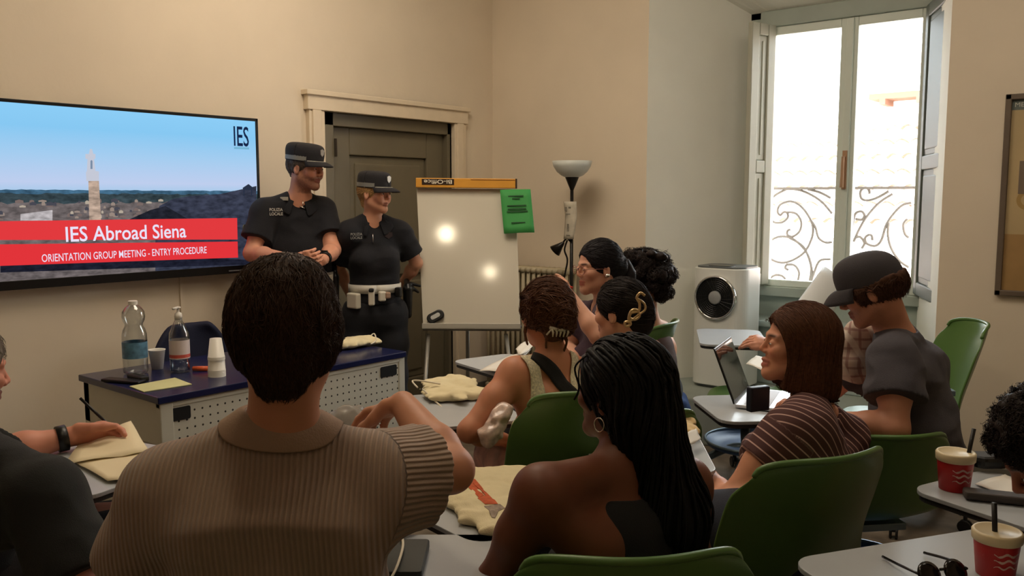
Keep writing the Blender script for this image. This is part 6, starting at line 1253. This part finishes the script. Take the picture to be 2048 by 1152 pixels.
F = SDF(); hp = p.P - p.s*.190 + p.u*.11 - p.f*.02; F.fcap(hp+UP*.02, hp-UP*.13, .045, .030, .035, .022, p.f, .02); F.cap(hp+UP*.04+p.f*.01, hp+UP*.06-p.f*.05, .018, .016, .01); F.cap(hp+UP*.05-p.s*.02, hp-p.s*.07+UP*.035, .010, .008, .01); F.cap(hp+UP*.02-p.s*.03, hp-p.s*.06+UP*.0, .010, .008, .01); sdf_obj(F, .004, 'holster', BLK, p.root)
people['copw'] = p
# ------------------------------------------------------------------ chairs of the seated people
TZ = .735
def cxy(p, back=.0): return (p.P.x - p.g.x*back, p.P.y - p.g.y*back)
pp = people
def T(px, py, yaw, w=.56, d=.30, z=TZ): return (on_z(px, py, z), yaw, w, d)
chair(cxy(pp['tan'], .02), -3, 'green tablet chair hidden under the man in the tan knit shirt', T(822, 1120, 0, .30, .40))
chair(cxy(pp['left'], .02), 40, 'green tablet chair of the man in black at the left edge', T(185, 925, 25, .44, .46))
chair((cxy(pp['braids'], .0)[0]-RT.x*.04, cxy(pp['braids'], .0)[1]-RT.y*.04), -6, 'green tablet chair under the woman with long braids', T(985, 1000, -40, .40, .40), back_h=.865)
chair(cxy(pp['updo'], .0), -18, 'green tablet chair with its broad back toward us under the woman with the brown updo', T(920, 812, -20, .50, .34), recl=.15, back_h=.93)
chair(cxy(pp['glasses'], .0), -155, 'green tablet chair of the woman in glasses', T(1152, 688, -90, .40, .44), ws=.8, back_h=.82)
chair((FW*4.26+RT*.47).to_2d(), -62, 'green tablet chair with pale rim beside the curly haired woman', T(1170, 708, -60, .3, .3), recl=.1, back_h=.9)
chair((cxy(pp['clip'], .0)[0]-RT.x*.03, cxy(pp['clip'], .0)[1]-RT.y*.03), -8, 'green tablet chair of the woman with the treble clip', T(1020, 728, -35, .50, .34), ws=.84, back_h=.80)
chair((FW*2.36+RT*.66).to_2d(), -24, 'green tablet chair with a white-lit rim under the woman in the striped tee', T(1290, 882, 4, .60, .36), recl=.12)
chair((FW*2.88+RT*1.17).to_2d(), -8, 'green tablet chair under the man in the dark cap', T(1505, 812, -5, .40, .36), ws=.86, back_h=.77)
chair((FW*3.95+RT*1.80).to_2d(), -82, 'empty green chair facing left against the right wall with blue storage tray', None, recl=.12, back_h=.93)
chair(on_z(1500, 800, .45).to_2d(), -75, 'empty green chair in front of the white air cooler', T(1462, 672, 10, .56, .36), back_h=.90)
chair(cxy(pp['right'], .02), -70, 'green tablet chair of the person at the right edge', ((FW*2.06+RT*1.335)+UP*TZ, -29, .56, .34))
chair((FW*.95+RT*1.25).to_2d(), -10, 'green tablet chair cut off by the lower right corner', ((FW*1.68+RT*.935)+UP*TZ, 71, .60, .40))
# ------------------------------------------------------------------ bags, papers and cups on the tablets
tt = TZ-.004
def onT(px, py, dz=0): return on_z(px, py, tt+dz)
tote(onD(706, 692), 40, .30, .22, .05, 'cream tote bag folded on the far end of the desk behind the seated man', seed=3, rope=[[onD(735, 690)+UP*.03, onD(748, 684)+UP*.045, onD(752, 692)+UP*.03, onD(742, 696)+UP*.02]])
q1 = onT(905, 786); tote(q1, -15, .42, .26, .045, 'cream tote bag lying on the tablet left of the woman with the updo', seed=5, rope=[[onT(845, 778, .04), onT(868, 800, .01), onT(905, 825, .0)-UP*.02, onT(925, 840, .0)-UP*.05], [onT(835, 775, .04), onT(825, 762, .05), onT(845, 762, .055), onT(880, 768, .05)]])
def sheet(corners, m, name, label, cat='paper', curl=.004, th=.0015, group=None):
    a, b, c, d = corners; G = [[(a.lerp(b, j/6)).lerp(d.lerp(c, j/6), i/6) + UP*(curl*abs(math.sin(i*.8+j*.6))) for j in range(7)] for i in range(7)]; mb = MB(); mb.grid(G); o = mb.build(name, m, None, smooth=True, solid=th); return tag(o, label, cat, group)
PAP = mat('paper_white', (226,220,208), rough=.7, noise=.03); PKP = mat('paper_pink', (222,196,190), rough=.7, noise=.06)
sheet([onT(958, 742, .01), onT(1010, 716, .01), onT(1062, 700, .01), onT(1020, 745, .01)], PAP, 'paper_sheet', 'white sheet on the tablet left of the updo woman\'s shoulder')
sheet([onT(1030, 700, .02), onT(1064, 680, .03), onT(1075, 690, .02), onT(1040, 716, .02)], PAP, 'paper_sheet', 'small white leaflet standing proud by the updo woman\'s shoulder', curl=.015)
sheet([onT(1120, 705, .01), onT(1135, 655, .01), onT(1195, 652, .01), onT(1190, 700, .01)], PKP, 'paper_sheet', 'pinkish handout in front of the woman in glasses')
# left man's large paper
sheet([onT(130, 930, .012), onT(165, 880, .012), onT(262, 845, .05), onT(298, 905, .012)], mat('paper_cream', (230,214,178), rough=.7), 'paper_sheet', 'large cream sheet under the hand of the man at the left edge', curl=.006)
sheet([onT(215, 962, .008), onT(150, 925, .008), onT(298, 900, .008), onT(285, 960, .008)], mat('paper_cream', (230,214,178), rough=.7), 'paper_sheet', 'lower cream sheet partly behind the tan shirt', curl=.003)
# tote with orange and brown print on the tablet in front of the braids
tp = [onT(905, 935, .012), onT(1065, 925, .012), onT(1070, 1055, .012), onT(965, 1060, .012)]
tb_ = root('tote_bag', onT(985, 990), 'cream tote bag with an orange and grey building print, left of the woman with braids', 'bag', 'cream tote bags handed out')
F = SDF(); c_ = (tp[0]+tp[2])/2; F.fcap(onT(930, 950, .014), onT(1000, 1060, .014), .06, .016, .05, .016, RT, .03); F.fcap(onT(1000, 940, .012), onT(1050, 1030, .012), .12, .012, .10, .012, RT, .03); F.disp = lambda P: .004*vnoise(P*A((22,22,10)), 3)+.002*vnoise(P*50, 4); F.plane(onT(0, 900, .001)*0+UP*(tt+.002), (0,0,-1), .002); F.slack = .006; sdf_obj(F, .0035, 'bag_body', TOT, tb_)
def on_bag(px, py, lift=.002):
    r_ = ray(px, py); lo, hi = 1.2, 3.4; P = CAM+r_*lo
    for k in range(220):
        v = float(F.ev(A(CAM+r_*lo)[None,:])[0])
        if v < .0006: break
        lo += max(v*.6, .001)
    return CAM + r_*(lo-lift)
def printed(pxs, m, name):
    cx = sum(x for x, y in pxs)/len(pxs); cy = sum(y for x, y in pxs)/len(pxs); vs = [on_bag(cx, cy)]; n_ = len(pxs)
    rings = [[on_bag(cx+(x-cx)*k, cy+(y-cy)*k) for x, y in pxs] for k in (.33, .66, 1.0)]; mb = MB(); V = vs + sum(rings, []); Fc = [(0, 1+i, 1+(i+1)%n_) for i in range(n_)]
    for r_ in range(2): Fc += [(1+r_*n_+i, 1+(r_+1)*n_+i, 1+(r_+1)*n_+(i+1)%n_, 1+r_*n_+(i+1)%n_) for i in range(n_)]
    mb.add(V, Fc); return mb.build(name, m, tb_, solid=.0006)
OP = mat('print_orange', (190,84,40), rough=.8, noise=.2, nscale=60); GPn = mat('print_taupe', (150,132,116), rough=.8, noise=.3, nscale=90)
for pl in ([(925,957),(938,957),(955,975),(968,990),(958,995),(940,978)], [(940,957),(950,958),(962,972),(972,985),(965,985),(950,970)], [(955,996),(972,990),(990,1000),(996,1008),(970,1008)], [(960,978),(972,984),(984,996),(972,992)]): printed(pl, OP, 'orange_print')
for pl in ([(968,1012),(1000,1008),(1010,1016),(985,1028)], [(975,1018),(998,1018),(990,1036),(983,1034)]): printed(pl, GPn, 'taupe_print')
# tablet of the striped tee woman: rope handles, tan tote
q1 = onT(1350, 866); tote(q1, 10, .26, .16, .055, 'tan tote bag on the tablet just right of the hanging braids', seed=9, m=mat('tote_tan', (214,184,130), rough=.85, noise=.06, bump=.2, bscale=300), group=None)
sheet([onT(1372, 868, .05), onT(1392, 858, .05), onT(1402, 880, .03), onT(1380, 892, .03)], PAP, 'white_tag', 'small white card tucked on the tan tote bag', 'card')
q1 = onT(1190, 880); tote(q1, 0, .12, .10, .028, 'cream tote bag corner with rope handle, left of the braids on the same tablet', seed=11, rope=[[onT(1160, 872, .02), onT(1140, 862, .03), onT(1138, 850, .035), onT(1165, 846, .035), onT(1190, 856, .03)], [onT(1148, 868, .012), onT(1145, 882, .012), onT(1170, 892, .012)]])
mb = MB(); kc = onT(1158, 863, .02)
for i in range(5): a = 2*math.pi*i/5; mb.lathe(kc+Vector((math.cos(a)*.009, math.sin(a)*.009, 0)), [(.001,0),(.006,.003),(.001,.010)], 8)
tag(mb.build('key_charm', mat('charm_white', (216,208,190), rough=.4), None, smooth=True), 'tiny white flower charm on the rope handle left of the braids', 'charm')
# black case and clear bag on the tan man's tablet
mb = MB(); mb.prism(rrect(onT(812, 1125, .002), RT, FW, .085, .17, .01), (0,0,.018)); tag(mb.build('phone_case', mat('case_black_green', (32,36,32), rough=.5), None, bevel=.003), 'black folded case on the tablet at the tan man\'s right elbow', 'case')
mb = MB(); mb.tube(catmull([onT(785, 1075, .02), onT(800, 1068, .03), onT(806, 1090, .03), onT(795, 1130, .03), onT(780, 1160, .02)], 6), .003, 6); tag(mb.build('charging_cable', ROPE, None, smooth=True), 'white cord looping over the black case on the lower tablet', 'cable')
tote(onT(800, 1060, -.0), 20, .16, .10, .05, 'crumpled clear plastic and cloth bundle behind the black case', name='plastic_bundle', m=mat('bundle_grey', (130,118,104), rough=.4, noise=.2), seed=14, group=None)
# clear crumpled plastic held between the desk and the bent arm
F = SDF(); F.ell(pt(700, 838, 2.1), (.05, .05, .03), RT, FW, UP); F.disp = lambda P: .012*vnoise(P*40, 5); F.slack = .012; o = sdf_obj(F, .004, 'plastic_bag', mat('plastic_film', (176,168,160), rough=.25, alpha=.55)); tag(o, 'crumpled clear plastic bag held by the man in the tan shirt', 'bag')
# bracelet-side bundle at the updo woman's elbow
F = SDF(); F.cap(pt(1008, 822, 2.72), pt(978, 872, 2.68), .030, .034); F.disp = lambda P: .008*vnoise(P*45, 6); F.slack = .01; o = sdf_obj(F, .004, 'plastic_cup_bag', mat('plastic_pinkish', (206,180,166), rough=.2, noise=.35, nscale=40)); tag(o, 'crumpled shiny pinkish plastic bag tucked under the elbow of the updo woman', 'bag')
# laptop, held case, phone on the hat man's tablet
lpz = TZ; a = on_z(1466, 813, lpz+.012); b = on_z(1502, 772, lpz+.012); hin = (b-a).normalized(); wd = .31
a = (a+b)/2 - hin*wd/2; b = a+hin*wd; lap = root('laptop', (a+b)/2, 'black open laptop with a glossy screen on the tablet of the man in the cap', 'laptop'); out = hin.cross(UP); out = out if out.dot(RT) > 0 else -out
mb = MB(); mb.prism([a, b, b+out*.21, a+out*.21], (0,0,-.012)); mb.build('keyboard_base', mat('laptop_silver', (214,214,220), rough=.3, metal=.2), lap, bevel=.003)
mb = MB(); mb.prism([a+hin*.02+out*.03, b-hin*.02+out*.03, b-hin*.02+out*.12, a+hin*.02+out*.12], (0,0,.001)); mb.build('keys', mat('keys_pale', (188,190,200), rough=.5), lap)
ld = (pt(1436, 693, 3.05)-pt(1482, 792, 3.1)); ld = ld - hin*ld.dot(hin); ld.normalize(); mb = MB(); mb.prism([a, b, b+ld*.215, a+ld*.215], -out*.006); mb.build('screen_lid', BLK, lap, bevel=.002)
mb = MB(); mb.prism([a+hin*.008+ld*.012, b-hin*.008+ld*.012, b-hin*.008+ld*.207, a+hin*.008+ld*.207], out*.0012); mb.build('glossy_screen', mat('screen_off', (26,28,32), rough=.06, spec=.8), lap)
mb = MB(); hc = pt(1516, 797, 2.9); mb.obox(hc, (nz(RT*.9+FW*.4), nz(FW*.9-RT*.4), UP), (.040, .014, .042)); tag(mb.build('dark_case', mat('case_dark', (38,40,50), rough=.35), None, bevel=.005), 'dark card case held up over the laptop by the man in the cap', 'case')
sheet([onT(1492, 728, .0), onT(1512, 712, .0), onT(1548, 722, .0), onT(1535, 745, .0)], PAP, 'paper_sheet', 'white sheet glimpsed in front of the profile of the striped woman')
# white posters rolled in the window and blue cloth bag on the floor
ra, rb = pt(1600, 655, 4.6), pt(1672, 556, 4.75); mb = MB(); dd = (rb-ra).normalized(); sd = dd.cross(-CF).normalized(); G = []
for i in range(9): G.append([ra.lerp(rb, i/8) + sd*.095*math.sin(-1.5+3.0*j/10) - CF*.06*math.cos(-1.5+3.0*j/10) for j in range(11)])
mb.grid(G); tag(mb.build('paper_roll', mat('paper_translucent', (226,230,232), rough=.6), None, smooth=True, solid=.002), 'large curled white sheet leaning by the window behind the man in the cap', 'paper')
F = SDF(); bg = on_z(1332, 880, .10); F.ell(bg+UP*.16, (.13, .11, .16), RT, FW, UP); F.ell(bg+UP*.05, (.14, .12, .06), RT, FW, UP); F.disp = lambda P: .02*vnoise(P*14, 9); F.slack = .02; bgr = root('backpack', bg-UP*.08, 'blue cloth backpack on the floor below the window step', 'bag'); F.plane((0,0,.004), (0,0,-1), .003); sdf_obj(F, .006, 'bag_body', mat('blue_cloth', (48,72,120), rough=.8, noise=.1), bgr)
mb = MB(); mb.tube(catmull([bg+Vector((.0,-.05,.28)), bg+Vector((.06,-.05,.36)), bg+Vector((.12,-.05,.27))], 6), .006); mb.build('handle', mat('blue_dark', (30,40,70)), bgr)
# tan wicker-edged bag on the floor at lower right
F = SDF(); bx_ = on_z(1612, 1110, .12); F.ell(bx_, (.13, .06, .13), nz(RT+FW*.3), nz(FW-RT*.3), UP); F.ell(bx_+UP*.10, (.11, .035, .09), nz(RT+FW*.3), nz(FW-RT*.3), UP, .005, '-'); F.disp = lambda P: .008*vnoise(P*20, 19); F.slack = .01; F.plane((0,0,.004), (0,0,-1), .003)
w = root('straw_bag', (bx_.x, bx_.y, 0), 'open ochre straw bag with pale rim on the floor behind the striped woman\'s chair', 'bag'); sdf_obj(F, .005, 'bag_body', mat('ochre_straw', (204,160,84), rough=.8, noise=.15, nscale=30), w)
mb = MB(); X_ = nz(RT+FW*.3); Y_ = nz(FW-RT*.3); mb.tube([bx_+X_*.118*math.cos(a)+Y_*.046*math.sin(a)+UP*(.062+.02*math.cos(a*2)) for a in [2*math.pi*i/30 for i in range(30)]], .008, 8, closed=True); mb.build('rim', mat('straw_pale', (226,204,150), rough=.8), w, smooth=True)
# red paper cups with lids and straws
RC = mat('cup_red', (196,40,40), rough=.4); LW = mat('lid_cream', (226,208,170), rough=.45); SB = mat('straw_black', (24,20,20), rough=.4); CP = mat('cup_print', (216,180,170), rough=.5)
def red_cup(px, py, r_px, h_px, label, lean, z=tt):
    p = on_z(px, py, z); s_ = (p-CAM).dot(CF)/F_PX; r_ = r_px*s_; h = h_px*s_*1.06; c_ = root('iced_drink_cup', p, label, 'cup', 'red cups on the tablets')
    mb = MB(); mb.lathe(p, [(r_*.66,0),(r_*.80,.001),(r_*.98,h*.84),(r_*.98,h*.86)], 36); mb.build('paper_cup', RC, c_, smooth=True)
    mb = MB(); mb.lathe(p, [(r_*1.0,h*.74),(r_*1.04,h*.76),(r_*1.06,h*.92),(r_*1.0,h*.96),(r_*.9,h*.955),(r_*.86,h*.93),(r_*.001,h*.93)], 36, cap=False); mb.build('lid', LW, c_, smooth=True)
    mb = MB(); a = p+UP*h*.9+RT*lean*.3*r_; mb.tube([a-UP*h*.3, a, a+UP*h*.62+RT*lean*.12*r_+FW*.005], .0052, 10); mb.build('straw', SB, c_, smooth=True)
    # wave-like pale print
    for k_ in range(3):
        rows = []
        for v in (0, 1):
            rows.append([p + (lambda th, zz_, rr_: (-FW*math.cos(th)+RT*math.sin(th))*rr_ + UP*zz_)(math.radians(-35+70*i/14), h*(.28+.13*k_+.03*math.sin(i*.9+k_)+v*(.035 if k_ == 0 else .05)*(1 if 2 < i < 12 else .4)), r_*(.80+.18*(.30+.13*k_)/.84)*1.012+.0004) for i in range(15)])
        mb = MB(); mb.grid(rows); mb.build('wave_print', CP, c_, solid=.0004)
    return c_
red_cup(1908, 978, 35, 76, 'red paper cup with cream lid and black straw leaning right, the farther of the two', 2.4)
red_cup(1990, 1148, 44, 90, 'red paper cup with cream lid and upright straw, nearest in the lower right corner', -.4)
# dark sunglasses on the near right tablet
sg = on_z(1885, 1146, tt+.018); s_g = root('sunglasses', sg, 'dark sunglasses lying on the tablet beside the near red cup', 'sunglasses'); SGM = mat('sunglass_dark', (24,18,18), rough=.15)
x_, y_ = nz(RT*.95+FW*.2), nz(FW*.95-RT*.2)
for q in (-1, 1): mb = MB(); mb.lathe(sg + x_*q*.030, [(.001,.004),(.018,.003),(.026,0),(.024,-.002)], 24, (x_.cross(y_)*.55 - y_*.8).normalized()); mb.build('lens', SGM, s_g, smooth=True)
mb = MB(); mb.tube([sg-x_*.006+UP*.008, sg+x_*.006+UP*.008], .003, 8)
for q in (-1, 1): mb.tube(catmull([sg+x_*q*.056+UP*.004, sg+x_*q*.060+y_*.05+UP*.0, sg+x_*q*.05+y_*.12-UP*.012], 5), .003, 8)
mb.build('frame', SGM, s_g, smooth=True)
# papers and black pouch on the right tablet
sheet([onT(1950, 968, .004), onT(2010, 950, .004), onT(2060, 985, .004), onT(2040, 1010, .004)], PAP, 'paper_sheet', 'white sheet on the tablet before the person at the right edge')
mb = MB(); mb.prism(rrect(onT(1992, 1000, .004), nz(RT*.8-FW*.3), nz(FW*.8+RT*.3), .15, .05, .01), (0,0,.02)); tag(mb.build('pencil_case', mat('pouch_grey', (70,62,58), rough=.7, noise=.15), None, bevel=.006), 'dark grey pencil pouch between the farther red cup and the white sheet', 'pouch')
mb = MB(); mb.prism(rrect(on_z(1975, 932, .74), RT, FW, .10, .08, .03), (0,0,.035)); tag(mb.build('black_pouch', BLK, None, bevel=.012), 'small black pouch behind the straw of the farther red cup', 'pouch')
